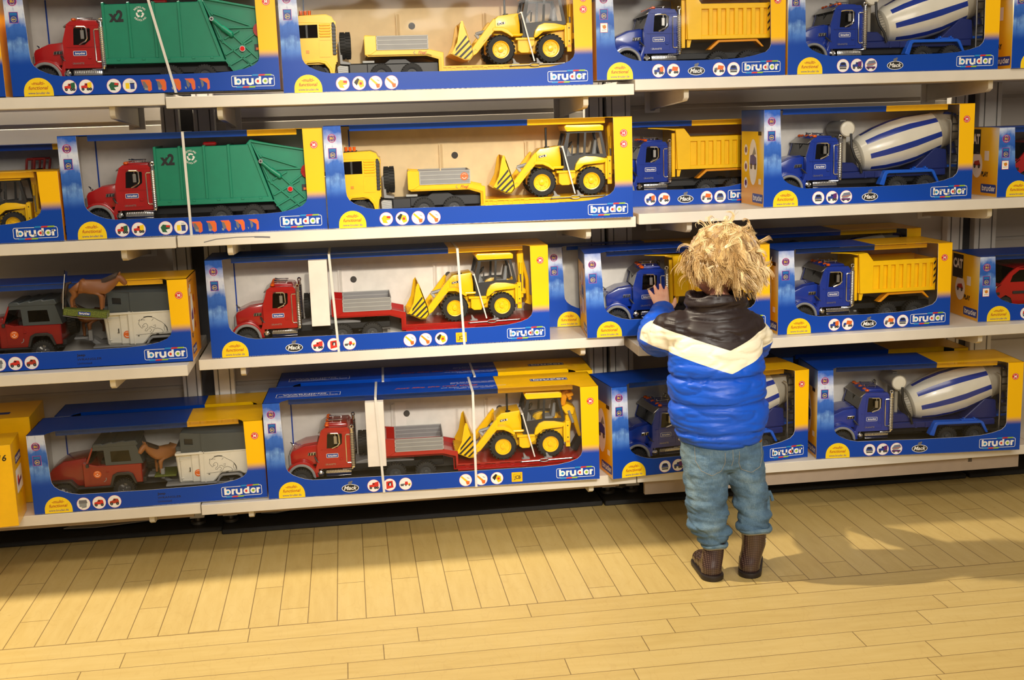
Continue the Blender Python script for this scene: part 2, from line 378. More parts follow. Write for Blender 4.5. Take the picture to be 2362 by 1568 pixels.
class Sheet:
    "flat ink on a surface: origin O, directions U (right) and V (up), N out of the surface"
    def __init__(s, mb, O=(0, 0, 0), U=(1, 0, 0), V=(0, 0, 1), N=(0, -1, 0)): s.mb = mb; s.O, s.U, s.V, s.N = map(Vector, (O, U, V, N))
    def P(s, u, v, l): return s.O + s.U * u + s.V * v + s.N * (.00025 + l * .00012)
    def poly(s, pts, mat, l=0):
        tri = geometry.tessellate_polygon([[Vector((p[0], p[1], 0)) for p in pts]])
        s.mb.add([s.P(p[0], p[1], l) for p in pts], [tuple(t) for t in tri], mat)
    def rect(s, u0, v0, u1, v1, mat, l=0): s.poly([(u0, v0), (u1, v0), (u1, v1), (u0, v1)], mat, l)
    def disc(s, u, v, r, mat, l=0, a0=0, a1=360, n=24, ry=None):
        ry = ry or r; s.poly([(u + r * math.cos(R(a0 + (a1 - a0) * i / n)), v + ry * math.sin(R(a0 + (a1 - a0) * i / n))) for i in range(n + (a1 - a0 < 360))], mat, l)
    def ring(s, u, v, r0, r1, mat, l=0, a0=0, a1=360, n=20):
        vs = []; 
        for i in range(n + 1): a = R(a0 + (a1 - a0) * i / n); vs += [s.P(u + r0 * math.cos(a), v + r0 * math.sin(a), l), s.P(u + r1 * math.cos(a), v + r1 * math.sin(a), l)]
        s.mb.add(vs, [(2 * i, 2 * i + 1, 2 * i + 3, 2 * i + 2) for i in range(n)], mat)
    def stroke(s, pts, w_, mat, l=0):
        L = []; Rr = []
        for i, p in enumerate(pts):
            a = pts[max(i - 1, 0)]; b = pts[min(i + 1, len(pts) - 1)]; dx, dy = b[0] - a[0], b[1] - a[1]; d = math.hypot(dx, dy) or 1
            L.append(s.P(p[0] - dy / d * w_ / 2, p[1] + dx / d * w_ / 2, l)); Rr.append(s.P(p[0] + dy / d * w_ / 2, p[1] - dx / d * w_ / 2, l))
        n = len(pts); s.mb.add(L + Rr, [(i, i + 1, n + i + 1, n + i) for i in range(n - 1)], mat)
    def text(s, t_, u, v, size, mat, l=0, bold=0.0, shear=0.0, align='C', sx=1.0, rot=0.0):
        vs, fs = text_geo(t_, bold, shear)
        if not vs: return
        x0 = min(a for a, _ in vs); x1 = max(a for a, _ in vs); off = {'C': (x0 + x1) / 2, 'L': x0, 'R': x1}[align]
        c_, s_ = math.cos(R(rot)), math.sin(R(rot))
        q = [((a - off) * size * sx, b * size) for a, b in vs]
        s.mb.add([s.P(u + a * c_ - b * s_, v + a * s_ + b * c_, l) for a, b in q], fs, mat)
    def rframe(s, u0, v0, u1, v1, r, w_, mat, l=0):
        pts = []
        for cx, cy, a in ((u1 - r, v1 - r, 0), (u0 + r, v1 - r, 90), (u0 + r, v0 + r, 180), (u1 - r, v0 + r, 270)):
            for k in range(5): q = R(a + k * 22.5); pts.append((cx + r * math.cos(q), cy + r * math.sin(q)))
        pts += [pts[0], pts[1]]; s.stroke(pts, w_, mat, l)
    def rrect(s, u0, v0, u1, v1, r, mat, l=0):
        pts = []
        for cx, cy, a in ((u1 - r, v1 - r, 0), (u0 + r, v1 - r, 90), (u0 + r, v0 + r, 180), (u1 - r, v0 + r, 270)):
            for k in range(4): q = R(a + k * 30); pts.append((cx + r * math.cos(q), cy + r * math.sin(q)))
        s.poly(pts, mat, l)

def draw_logo(sh, u, v, width, frame=True, back=None, fg='ink_white', dots=True):
    k = width / 106.0; q = lambda x, y: (u + x * k, v + y * k)
    if back: sh.rrect(*q(-2, -3), *q(108, 29), 5 * k, back, 0); 
    if frame: sh.rframe(*q(1, 0), *q(105, 26), 4 * k, 1.3 * k, fg, 1)
    by = 12.0; bl = 5.0; st = 5.4
    def ring(cx): sh.ring(*q(cx, by), 3.6 * k, 7.6 * k, fg, 2)
    def rect(x0, y0, x1, y1): sh.rect(*q(x0, y0), *q(x1, y1), fg, 2)
    ring(17); rect(7.5, 4.6, 7.5 + st, 23.5); ring(65); rect(67.5, 4.6, 67.5 + st, 23.5)
    for x in (26.5, 91.5): rect(x, 4.6, x + st, 19.4); sh.ring(*q(x + 5.2, 13.4), 1.6 * k, 6.2 * k, fg, 2, 35, 150)
    rect(37, 10, 37 + st, 19.4); rect(49, 4.6, 49 + st, 19.4); sh.ring(*q(45.7, 11.6), 3.4 * k, 8.7 * k, fg, 2, 180, 350)
    sh.ring(*q(83, by), 3.6 * k, 7.6 * k, fg, 2, 25, 335); rect(79, 10.6, 90.4, 13.0)
    if dots:
        sh.disc(*q(17, by), 3.7 * k, 'ink_cyan', 1); sh.disc(*q(65, by), 3.7 * k, 'ink_red', 1); sh.disc(*q(82.6, by), 3.5 * k, 'ink_green', 3)
        for x0, y0 in ((50, 25.2), (10, -3.2)):
            for j, c_ in enumerate(('ink_cyan', 'ink_red', 'ink_green')):
                a = x0 + j * 15.5; sh.poly([q(a, y0), q(a + 15.5, y0), q(a + 18.7, y0 + 3.6), q(a + 3.2, y0 + 3.6)], c_, 3)
# ------------------------------------------------------------------ setting
WY = .425          # back wall plane
mb = MB(); mb.add([(-4, -6, 0), (6, -6, 0), (6, 1, 0), (-4, 1, 0)], [(0, 1, 2, 3)], 'floor'); struct('floor', mb)
mb = MB()
z = -.02; gz = [.385, .705, .985, 1.145, 1.46, 1.80, 2.2]
for g in gz:
    mb.box(-3.2, 4.2, WY, WY + .03, z, g - .006, 'wall', .002)
    mb.box(-3.2, 4.2, WY + .006, WY + .03, g - .006, g + .004, 'wall'); z = g + .004
struct('wall_back', mb)
# upright posts in pairs at the joints of the shelf bays
def upright(xc, w_, label):
    m_ = MB(); m_.box(xc - w_ / 2, xc + w_ / 2, WY - .04, WY - .005, .035, 2.15, 'upright', .002)
    for dx in (-.28, .28): m_.box(xc + dx * w_ - .0015, xc + dx * w_ + .0015, WY - .0412, WY - .039, .05, 2.14, 'upright_slot')
    t = thing('shelf_upright', (xc, WY - .02, 0), label, 'shelf post', 'metal posts behind the shelves'); t.location = ORG
    part('post', m_, t)
    f = MB(); f.cyl((xc, WY - .14, .0142), (xc, WY - .14, .022), .021, 'foot_metal', n=20); f.cyl((xc, WY - .14, .022), (xc, WY - .14, .035), .008, 'foot_metal', n=10); f.box(xc - .02, xc + .02, WY - .16, WY - .0405, .035, .055, 'upright')
    part('levelling_foot', f, t)
ups = [(-.472, .05), (-.380, .058), (.727, .052), (.80, .072), (1.862, .052), (1.962, .072)]
un = ['metal post behind the left shelf ends, left one of its pair', 'metal post of the left joint, just right of the dark gap', 'metal post left of the dark gap at the middle joint', 'wide metal post at the middle joint, above the child', 'metal post near the right edge, left one of its pair', 'wide metal post closest to the right edge of the shelves']
for (x_, w_), l_ in zip(ups, un): upright(x_, w_, l_)

mb = MB()
for x0, x1 in ((-.447, -.410), (.754, .763), (1.889, 1.925)): mb.box(x0, x1, WY - .012, WY - .001, .062, 2.15, 'gap_shade')  # dark strips stand in for the shade in the gaps between posts
struct('gap_shade_strips', mb)
TH = .028
def shelf(x0, x1, z, y0, label, brs, apron=False, cut=0):
    t = thing('shelf', ((x0 + x1) / 2, (y0 + WY) / 2, z - TH), label, 'shelf', 'white shelf boards'); t.location = ORG
    m_ = MB(); m_.box(x0 + .0015, x1 - .0015, y0, WY - .042, z - TH, z, 'shelf_top', .0012); part('board', m_, t)
    if 'middle bay, second' in label:
        s_ = MB(); sh = Sheet(s_, (0, y0, 0)); sh.stroke([(-.36, z - .018), (-.33, z - .0115), (-.28, z - .009), (-.23, z - .0095), (-.20, z - .013)], .0022, 'ink_grey'); sh.stroke([(-.235, z - .010), (-.215, z - .011), (-.196, z - .0125)], .004, 'ink_grey', 1); part('scuff_mark', s_, t)
    for bx_ in brs:
        b_ = MB(); b_.prism([(y0 + .03, z - TH), (y0 + .03, z - TH - .022), (y0 + .045, z - TH - .03), (WY - .06, z - TH - .048), (WY - .041, z - TH - .054), (WY - .041, z - TH)], bx_ - .007, bx_ + .007, 'bracket', .001, plane='yz')
        b_.box(bx_ - .022, bx_ + .022, WY - .046, WY - .0405, z - TH - .058, z - TH, 'upright')
        part('bracket', b_, t)
    if apron:
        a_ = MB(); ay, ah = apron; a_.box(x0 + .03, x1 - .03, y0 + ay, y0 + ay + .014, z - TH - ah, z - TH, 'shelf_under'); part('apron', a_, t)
    return t
XL, XR, X2_, X0 = -.426, .753, 1.937, -1.62
SZ = {('L', 1): (1.2128, .0035), ('L', 2): (.8615, -.0143), ('L', 3): (.5423, -.05), ('L', 4): (.1514, .0326),
      ('M', 1): (1.2037, -.004), ('M', 2): (.8623, -.007), ('M', 3): (.5239, .100), ('M', 4): (.1497, .023),
      ('R', 1): (1.2145, -.0007), ('R', 2): (.8696, -.0248), ('R', 3): (.5136, -.004), ('R', 4): (.150, .024)}
nm = {1: 'top', 2: 'second', 3: 'third', 4: 'bottom'}
side = {'L': 'left', 'M': 'middle', 'R': 'right'}
for b_, x0, x1 in (('L', X0, XL), ('M', XL, XR), ('R', XR, X2_)):
    for r_ in (1, 2, 3, 4):
        z_, y_ = SZ[b_, r_]; a0, a1 = x0, x1
        if (b_, r_) == ('M', 3): a1 = .742
        if (b_, r_) == ('L', 3): a1 = -.418; 
        if (b_, r_) == ('M', 3): a0 = -.412
        br = {'L': [-1.3, -.56], 'M': [-.30, .63], 'R': [.90, 1.755]}[b_]
        if r_ == 3 and b_ == 'L': br = [-1.3, -.61]
        shelf(a0, a1, z_, y_, 'white shelf board of the %s bay, %s row from the top' % (side[b_], {1: 'first', 2: 'second', 3: 'third', 4: 'lowest'}[r_]), br, ({'R': (.03, .046), 'M': (.09, .034), 'L': (.07, .030)}[b_]) if r_ == 4 else False)
shelf(X2_, X2_ + 1.1, 1.2145, .0, 'white shelf board beyond the right bay, first row from the top', [X2_ + .2])
shelf(X2_, X2_ + 1.1, .8696, -.02, 'white shelf board beyond the right bay, second row from the top', [X2_ + .2])
shelf(X2_, X2_ + 1.1, .5136, .0, 'white shelf board beyond the right bay, third row from the top', [X2_ + .2])
shelf(X2_, X2_ + 1.1, .150, .024, 'white shelf board beyond the right bay, lowest row', [X2_ + .2])
# dark plinth strips on the floor and the unlit strip behind them
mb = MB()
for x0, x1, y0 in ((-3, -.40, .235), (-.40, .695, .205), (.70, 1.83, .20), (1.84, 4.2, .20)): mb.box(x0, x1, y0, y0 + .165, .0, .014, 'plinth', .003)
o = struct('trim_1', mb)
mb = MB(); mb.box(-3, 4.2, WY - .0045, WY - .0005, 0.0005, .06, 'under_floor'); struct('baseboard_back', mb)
def scrap(x, y, a, w_, label):
    m_ = MB(); pts = [(-w_, -.02), (-.3 * w_, -.032), (w_, -.012), (.7 * w_, .02), (-.6 * w_, .026)]
    n = len(pts); m_.prism(pts, .018, .021, 'debris', plane='xy', X=Matrix.Translation((x, y, 0)) @ Matrix.Rotation(a, 4, 'Z') @ Matrix.Rotation(.04, 4, 'X'))
    o = part('paper_scrap', m_, None); o.location = o['_c']; tag(o, label, 'litter', 'scraps under the shelves')
global_ORG = ORG
for x, y, a, w_, l in ((-.72, .335, .05, .13, 'crumpled pale paper scrap under the left bay, long and thin'), (-.24, .345, .1, .06, 'pale paper scrap under the middle bay, near its left foot'), (.764, .335, 1.3, .03, 'pale paper scrap between the two feet under the middle joint'), (.90, .34, -.2, .05, 'pale triangular scrap under the right bay by the child')): scrap(x, y, a, w_, l)

# ------------------------------------------------------------------ printed marks shared by the cartons
def sheet_mesh(fn, name):
    m_ = MB(); sh = Sheet(m_); fn(sh); return m_.mesh(name)
def m_badge(sh):
    sh.poly([(-.0345, .0008)] + [(.0345 * math.cos(R(180 - a)), .0105 + .034 * math.sin(R(a))) for a in range(0, 181, 12)] + [(.0345, .0008)], 'ink_yellow', 0)
    sh.text('-multi-', 0, .0275, .0118, 'ink_darkred', 1, .012, .22); sh.text('functional', 0, .0165, .0118, 'ink_darkred', 1, .012, .22, sx=.98)
    sh.text('www.bruder.de', 0, .0055, .0078, 'ink_blue', 1, .005)
def m_eu(sh):
    sh.disc(0, 0, .0108, 'ink_pink', 0); sh.disc(0, 0, .0098, 'ink_purple', 1); sh.text('EU', 0, -.0024, .0072, 'ink_yellow', 2, .02)
    for i in range(12): a = R(30 * i); sh.disc(.0063 * math.cos(a), .0063 * math.sin(a), .0006, 'ink_white', 2, n=6)
    sh.ring(0, 0, .0078, .0086, 'ink_white', 2, 50, 130); sh.ring(0, 0, .0078, .0086, 'ink_white', 2, 230, 310)
def m_age(txt):
    def f(sh):
        sh.rect(-.0105, -.0130, .0105, .0130, 'ink_pink', 0); sh.rect(-.0098, -.0123, .0098, .0123, 'ink_blue', 1)
        for k in range(3): sh.rect(-.008, .0055 + k * .002, .008, .0065 + k * .002, 'ink_cyan', 2)
        sh.disc(0, -.0042, .0062, 'ink_yellow', 2); sh.disc(0, -.0042, .0054, 'ink_blue', 3); sh.text(txt, 0, -.0068, .0074, 'ink_yellow', 4, .02)
    return f
def m_q(txt):
    def f(sh):
        sh.disc(0, 0, .0096, 'ink_red', 0); sh.ring(0, 0, .0072, .0080, 'ink_white', 1, 200, 520); sh.text(txt, 0, -.0036, .0098, 'ink_white', 1, .04)
    return f
def m_art(sh):
    sh.rect(-.0098, -.0118, .0098, .0118, 'ink_red', 0); sh.rect(-.009, -.011, .009, .011, 'ink_white', 1); sh.disc(.001, .002, .005, 'ink_orange', 2, n=8); sh.stroke([(-.005, .006), (0, 0), (.005, .007)], .0015, 'ink_green', 3); sh.stroke([(-.006, -.006), (.006, -.005)], .001, 'ink_grey', 3)
def m_oval(sh):
    sh.disc(0, 0, .0228, 'ink_white', 0, ry=.0112); sh.disc(0, 0, .0212, 'ink_black', 1, ry=.0098); sh.text('Mack', 0, -.0045, .0155, 'ink_white', 2, .02, .3)
    sh.poly([(-.005, .0105), (-.0055, .0165), (-.001, .019), (.0035, .0185), (.005, .015), (.0035, .0105)], 'ink_grey', 1); sh.disc(.0042, .018, .0026, 'ink_grey', 2, n=8)
def m_jcb(sh):
    sh.rrect(-.0147, -.0135, .0147, .0135, .001, 'ink_orange', 0); sh.rrect(-.0143, -.0131, .0143, .0131, .001, 'yellow_card', 1)
    sh.poly([(-.0115, -.009), (.0085, -.0075), (.0118, .0085), (-.009, .0085)], 'ink_black', 2); sh.poly([(-.0107, -.0083), (.0079, -.0068), (.011, .0078), (-.0084, .0078)], 'yellow_card', 3)
    sh.text('JCB', .0005, -.005, .0132, 'ink_black', 4, .03, .1, sx=.78)
def m_car(sh):
    sh.text('Jeep', -.033, .0075, .009, 'ink_black', 1, .02, align='L', sx=1.3); sh.text('WRANGLER', -.033, -.0035, .0082, 'ink_black', 1, 0, align='L', sx=1.35); sh.text('Unlimited', -.033, -.0135, .0076, 'ink_black', 1, 0, align='L', sx=1.2)

def wheels(sh, xs, y, r):
    for x in xs: sh.disc(x, y, r, 'ink_black', 4, n=10); sh.disc(x, y, r * .45, 'ink_grey', 5, n=8)
PIC = {}
def pic(kind, c1='ink_red', c2='ink_grey'):
    def f(sh):
        sh.disc(0, 0, .0172, 'ink_pink', 0, n=28); sh.disc(0, 0, .0166, 'ink_white', 1, n=28)
        if kind == 'truck':
            sh.poly([(-.012, -.004), (-.012, .002), (-.004, .003), (-.003, .008), (.003, .008), (.003, -.004)], c1, 2); sh.poly([(.003, -.004), (.003, .009), (.013, .011), (.013, -.002)], c2, 2); sh.poly([(-.002, .003), (-.001, .007), (.002, .007), (.002, .003)], 'ink_black', 3); wheels(sh, (-.008, .004, .010), -.006, .0036)
        elif kind == 'tip':
            sh.poly([(-.013, -.003), (-.012, .003), (-.005, .004), (-.004, -.003)], c1, 2); sh.poly([(-.005, -.001), (-.002, .010), (.013, .008), (.011, -.002)], c2, 2); wheels(sh, (-.010, .004, .010), -.005, .0034)
        elif kind == 'front':
            sh.poly([(-.010, -.002), (-.008, .006), (-.004, .009), (.004, .009), (.008, .006), (.010, -.002)], c1, 2); sh.poly([(-.006, .002), (-.005, .007), (.005, .007), (.006, .002)], 'ink_black', 3); sh.rect(-.010, -.005, .010, -.001, c2, 3); sh.rect(-.009, -.009, .009, -.006, 'ink_black', 3)
        elif kind == 'arm':
            sh.poly([(-.013, .009), (-.010, .012), (.008, -.004), (.010, -.010), (.003, -.011), (.002, -.006)], c2, 2); sh.poly([(.0, -.003), (.011, -.003), (.010, -.012), (.003, -.013)], 'ink_orange', 3); sh.stroke([(.004, .007), (.010, .004)], .0012, 'ink_grey', 3)
        elif kind == 'digger':
            sh.poly([(-.012, .006), (-.004, .010), (.010, .006), (.012, -.008), (.003, -.012), (-.003, -.002)], c2, 2); sh.poly([(-.013, .002), (-.004, .012), (.001, .010), (-.006, -.006)], 'ink_black', 3); sh.disc(.004, -.001, .0035, 'ink_red', 4, n=9)
        elif kind == 'cab':
            sh.poly([(-.009, -.012), (-.009, .009), (.008, .011), (.010, -.008)], c1, 2); sh.poly([(-.004, -.002), (-.003, .006), (.005, .007), (.005, -.003)], 'ink_black', 3); sh.poly([(-.001, -.003), (0, .004), (.003, .004), (.003, -.003)], 'ink_white', 4)
        elif kind == 'lorry':
            sh.poly([(-.014, -.003), (-.002, -.003), (-.002, .001), (-.013, .0)], 'ink_grey', 2); sh.poly([(-.002, -.003), (-.001, .006), (.006, .006), (.007, -.003)], c1, 2); sh.poly([(.007, -.003), (.008, .002), (.014, .001), (.014, -.003)], c2, 2); wheels(sh, (-.011, -.007, .001, .010), -.004, .0022)
        elif kind == 'bins':
            sh.rect(-.010, -.008, -.001, .006, 'ink_yellow', 2); sh.rect(.001, -.009, .011, .004, 'ink_blue', 3); sh.rect(.0005, .004, .0115, .006, 'ink_black', 4); sh.text('incl.', .005, .0085, .005, 'ink_blue', 3)
        elif kind == 'wedge':
            sh.poly([(-.012, .002), (-.006, .009), (.012, .006), (.010, -.002), (.0, -.004), (.004, -.011), (-.008, -.010)], c1, 2); sh.poly([(.001, .002), (.011, .001), (.010, .007), (.002, .007)], c2, 3)
        elif kind == 'box':
            sh.poly([(-.012, .001), (-.011, .010), (.008, .010), (.010, .001)], 'ink_grey', 3); sh.poly([(-.011, -.008), (-.011, .002), (.008, .002), (.007, -.010)], 'seat_grey', 2); sh.stroke([(-.006, -.011), (.006, -.009)], .002, 'ink_grey', 3)
        elif kind == 'car':
            sh.poly([(-.013, -.005), (-.012, .001), (-.005, .003), (-.002, .008), (.009, .007), (.011, .001), (.011, -.005)], c1, 2); sh.poly([(-.004, .003), (-.001, .007), (.003, .006), (.003, .003)], 'ink_black', 3); wheels(sh, (-.008, .007), -.006, .004)
        elif kind == 'mix':
            sh.poly([(-.013, .002), (-.006, .010), (.010, .012), (.014, .004), (.004, -.003), (-.010, -.004)], 'seat_grey', 2)
            for k in range(3): sh.stroke([(-.010 + k * .001, .0 + k * .004), (.011, .003 + k * .0035)], .0012, 'ink_red' if k == 0 else 'ink_blue', 3)
            sh.rect(-.013, -.009, .012, -.004, 'ink_purple', 3); wheels(sh, (-.007, .006), -.009, .003)
    return f
def m_step(k):
    def f(sh):
        a = .004 * k; sh.poly([(-.013, .013), (.008, .013), (.012, .006), (.012, -.012), (.006, -.016), (-.004 + a * .6, -.010), (-.010 + a, .0)], 'ink_pink', 0)
        sh.poly([(-.0125, .012), (.0075, .012), (.0112, .006), (.0112, -.0115), (.006, -.015), (-.003 + a * .6, -.009), (-.009 + a, .0)], 'ink_orange', 1)
        sh.poly([(-.010, .009), (-.004, .008), (.003 - a * .3, -.004), (.001 - a * .5, -.010), (-.008, -.008 + a * .3)], 'ink_grey', 2); sh.poly([(-.005 - a * .7, -.006), (.003 - a, -.008), (.002 - a, -.013), (-.006 - a * .5, -.012)], 'seat_grey', 3)
    return f
_sm = {}
def SM(key, fn, name):
    if key not in _sm: _sm[key] = sheet_mesh(fn, name)
    return _sm[key]

# ------------------------------------------------------------------ cartons
BOX = {}
def rot_pt(b, x, y, z=0):
    c, s_ = math.cos(b['a']), math.sin(b['a']); return Vector((b['x'] + x * c - y * s_, b['y'] + x * s_ + y * c, b['z'] + z))

def toy_box(key, x, y, z, a, W, H, label, D=.185, group='toy vehicle cartons on the shelves', xo=.25, liner='grey_card', age='3+', marks=('M',), pics=(), oval=None, extra=None, straps=(), spacer=False, tilt=0.0, full=True, side='plain', wl=.044, toptext=False, art=False, rp=.049):
    global ORG
    b = dict(x=x, y=y, z=z, a=a, W=W, H=H, D=D, tilt=tilt); BOX[key] = b
    t = thing('toy_box', (0, 0, 0), label, 'toy box', group); t.location = (x, y, z); t.rotation_euler = (0, -tilt, a)
    T = .0015; hw = W / 2; c = MB(); k = H / .257
    wz = lambda v: v
    L = [(0, 0), (hw, 0), (hw, .0445), (.118, .0465), (.097, .0505), (.0815, .056), (.067, .063), (.056, .072), (.0505, .082), (.0490, .092), (wl, H), (0, H)]
    Rr = [(hw, 0), (W, 0), (W, H), (W - rp, H), (W - rp + .0025, .082), (W - rp - .001, .0715), (W - rp - .011, .062), (W - .080, .0545), (W - .115, .048), (W - .16, .0455), (hw, .0445)]
    c.prism(L, 0, T, 'print_left', sidemat='white_card'); c.prism(Rr, 0, T, 'print_right', sidemat='white_card')
    c.box(0, W, D - T, D, 0, H, 'blue_card'); c.box(0, W, 0, D, 0, T, 'grey_card')
    c.box(0, T, T, D - T, T, H, 'print_side'); c.box(W - T, W, T, D - T, T, H, 'orange_card')
    nd = .034; X = W - xo
    TL = [(0, 0), (wl, 0), (wl + .004, .016), (wl + .020, nd), (X, nd), (X, D), (0, D)]
    TR = [(X, nd), (W - rp - .019, nd), (W - rp - .005, .016), (W - rp, 0), (W, 0), (W, D), (X, D)]
    c.prism(TL, H - T, H, 'blue_card', plane='xy'); c.prism(TR, H - T, H, 'yellow_card', plane='xy')
    for x0, x1, m_ in ((wl + .020, X, 'blue_card'), (X, W - rp - .015, 'yellow_card')):
        c.prism([(nd, H), (nd + T, H), (nd + .004, H - .015), (nd + .0025, H - .015)], x0, x1, m_, plane='yz')
    part('carton', c, t, centre=False)
    n_ = MB(); n_.prism([(.006, T), (W - .006, T), (W - .006, H - .004), (.006, H - .004)], D - .007, D - .005, liner)
    n_.prism([(.004, .003), (.0055, .003), (.0165, D - .008), (.015, D - .008)], .003, H - .003, liner, plane='xy')
    n_.prism([(W - .0055, .003), (W - .004, .003), (W - .0075, D - .008), (W - .009, D - .008)], .003, H - .003, liner, plane='xy')
    n_.box(.055, .0585, D - .0085, D - .0068, .02, H - .012, 'blue_card')
    n_.box(.006, W - .006, .004, D - .008, .0025, .0115, 'tray_card')
    if spacer or liner == 'cream_card':
        for tx, fx in ((.335 * W / .9, .0), (.60 * W / .9, .0)):
            n_.box(tx, tx + .042, D - .0085, D - .007, .10, .205, 'white_card' if liner == 'grey_card' else liner)
            n_.prism([(.002, 0), (.0045, 0), (.012, .0095), (.0095, .0095)], .12, .2, liner, plane='xy', X=Matrix.Translation((tx, D - .0185, 0)))
            n_.cyl((tx + .044, D - .0092, .17), (tx + .044, D - .007, .17), .009, 'tray_card', n=14)
    part('inner_tray', n_, t)
    f = MB(); O_ = L[2:-1]; Q_ = Rr[3:]
    poly = [(hw, .0445)] + [(p[0], p[1]) for p in L[3:11]] + [(W - rp, H)] + [(p[0], p[1]) for p in Rr[4:10]]
    tri = geometry.tessellate_polygon([[Vector((p[0], p[1], 0)) for p in poly]])
    if full:
        f.add([(p[0], .0021, p[1]) for p in poly], [tuple(q) for q in tri], 'film')
        f.add([(wl, .0021, H - .0005), (W - rp, .0021, H - .0005), (W - rp - .017, nd, H - .0005), (wl + .02, nd, H - .0005)], [(0, 1, 2, 3)], 'film')
        part('window_film', f, t)
    L0 = ORG
    def dec(name, key_, fn, px, pz, lab=None): link(name, SM(key_, fn, name), t, (px, 0, pz), lab)
    dec('badge', 'badge', m_badge, .061, 0)
    dec('logo', 'logo', lambda sh: draw_logo(sh, -.053, -.012, .106), W - .066, .0225)
    if H > .1:
        dec('origin_mark', 'eu', m_eu, .0205, H - .031); dec('age_mark', age, m_age(age), .0205, H - .0685)
        if art: dec('award_mark', 'art', m_art, .0205, H - .102)
        for i, q in enumerate(marks): dec('quality_mark', q, m_q(q), W - .022, H - .0415 - .028 * i)
    for px, kd, c1, c2 in pics: dec('picture_roundel' if kd != 'step' else 'picture_step', (kd, c1, c2), pic(kd, c1, c2) if kd != 'step' else m_step(c1), px, .0205)
    if oval: dec('oval_badge', 'oval', m_oval, oval, .0175)
    if extra: dec(extra[0], extra[0], extra[1], extra[2], extra[3])
    if toptext:
        tt = MB(); sh = Sheet(tt, (0, 0, H), (1, 0, 0), (0, 1, 0), (0, 0, 1))
        sh.rframe(.03, .055, .20, .095, .002, .0012, 'ink_white', 1); sh.text('WARNING :', .11, .077, .016, 'ink_white', 1, .02, sx=1.5); sh.text('CHOKING HAZARD - Small parts', .115, .064, .0105, 'ink_white', 1, .01, .1, sx=1.05); sh.text('Not for children under 3 years', .10, .057, .006, 'ink_white', 1, 0, .1, sx=1.1)
        sh.text('just like the real thing', .46, .085, .0175, 'ink_orange', 1, .01, .35, sx=1.45)
        for i, s_ in enumerate(('auch bei kleinem nur das', 'ein grosses reproduktion', 'una fedele riproduzione in miniatura', 'i como tecnic verdad!')): sh.text(s_, .56, (.125, .112, .066, .052)[i], .0105, 'ink_white', 1, .0, .3, sx=1.15)
        part('top_print', tt, t)
        lg = MB(); sh = Sheet(lg, (0, 0, H), (1, 0, 0), (0, 1, 0), (0, 0, 1)); draw_logo(sh, W - .17, .095, .10, back='ink_blue', dots=False); part('top_logo', lg, t)
    if side != 'none':
        sd = MB(); sh = Sheet(sd, (0, 0, 0), (0, -1, 0), (0, 0, 1), (-1, 0, 0)); s2 = 'ink_blue'
        if side == 'cat':
            sh.rect(-.165, H - .075, -.10, H - .006, 'ink_black', 1); sh.text('CAT', -.133, H - .045, .036, 'ink_white', 2, .05, sx=.8); sh.text('PLAY', -.07, .055, .018, 'ink_black', 1, .05, sx=.9)
            sh.disc(-.115, H * .45, .030, 'ink_white', 1, ry=.036); sh.poly([(-.137, H * .44), (-.13, H * .5), (-.105, H * .52), (-.095, H * .44)], 'ink_darkred', 2); wheels(sh, (-.128, -.104), H * .43, .006); sh.rect(-.075, H * .52, -.05, H * .66, 'ink_white', 1)
        else:
            sh.disc(-.085, .118, .034, 'ink_white', 1, ry=.062); sh.poly([(-.112, .11), (-.108, .135), (-.085, .14), (-.06, .13), (-.058, .11)], s2, 2); sh.poly([(-.095, .135), (-.075, .16), (-.062, .14)], 'seat_grey' if 'mixer' in label else 'ink_orange', 2); wheels(sh, (-.10, -.068), .106, .008)
            for k_ in range(3): sh.disc(-.145, .06 + k_ * .045, .015, 'ink_white', 1); sh.disc(-.145, .06 + k_ * .045, .009, 'ink_purple', 2, n=7)
            sh.rect(-.045, .19, -.02, .20, 'ink_black', 2); sh.rect(-.04, .06, -.02, .075, 'ink_white', 2)
        sd_ = sd; sh.O = Vector((0, 0, 0)); draw_logo(sh, -.088, .012, .08, back='ink_blue', frame=False, dots=False); part('side_print', sd_, t)
    for sx0, sx1, kind in straps:
        s_ = MB(); w_ = .0032; yb = D + .001
        s_.prism([(sx0 - w_, -.0002), (sx0 + w_, -.0002), (sx1 + w_, H + .0002), (sx1 - w_, H + .0002)], -.0022, -.0010, 'strap')
        s_.box(sx1 - w_, sx1 + w_, -.0022, yb, H + .0006, H + .0016, 'strap'); s_.box(sx1 - w_, sx1 + w_, yb, yb + .001, 0, H + .0016, 'strap')
        part('packing_strap', s_, t)
    if spacer:
        s_ = MB(); s_.box(.266, .315, .006, .030, .071, .248, 'white_card', .0008, X=Matrix.Translation((0, 0, 0))); part('cardboard_spacer', s_, t)
    b['obj'] = t; return t
def put(root, b, dx=0, dy=0, dz=0, cx=None):
    "stand a toy (built in box coordinates) inside its carton"
    b = BOX[b]; o = Vector(root['_c']); root.location = rot_pt(b, o.x + dx, o.y + dy, o.z + dz - math.sin(b['tilt']) * -(o.x + dx)); root.rotation_euler = (0, -b['tilt'], b['a'])
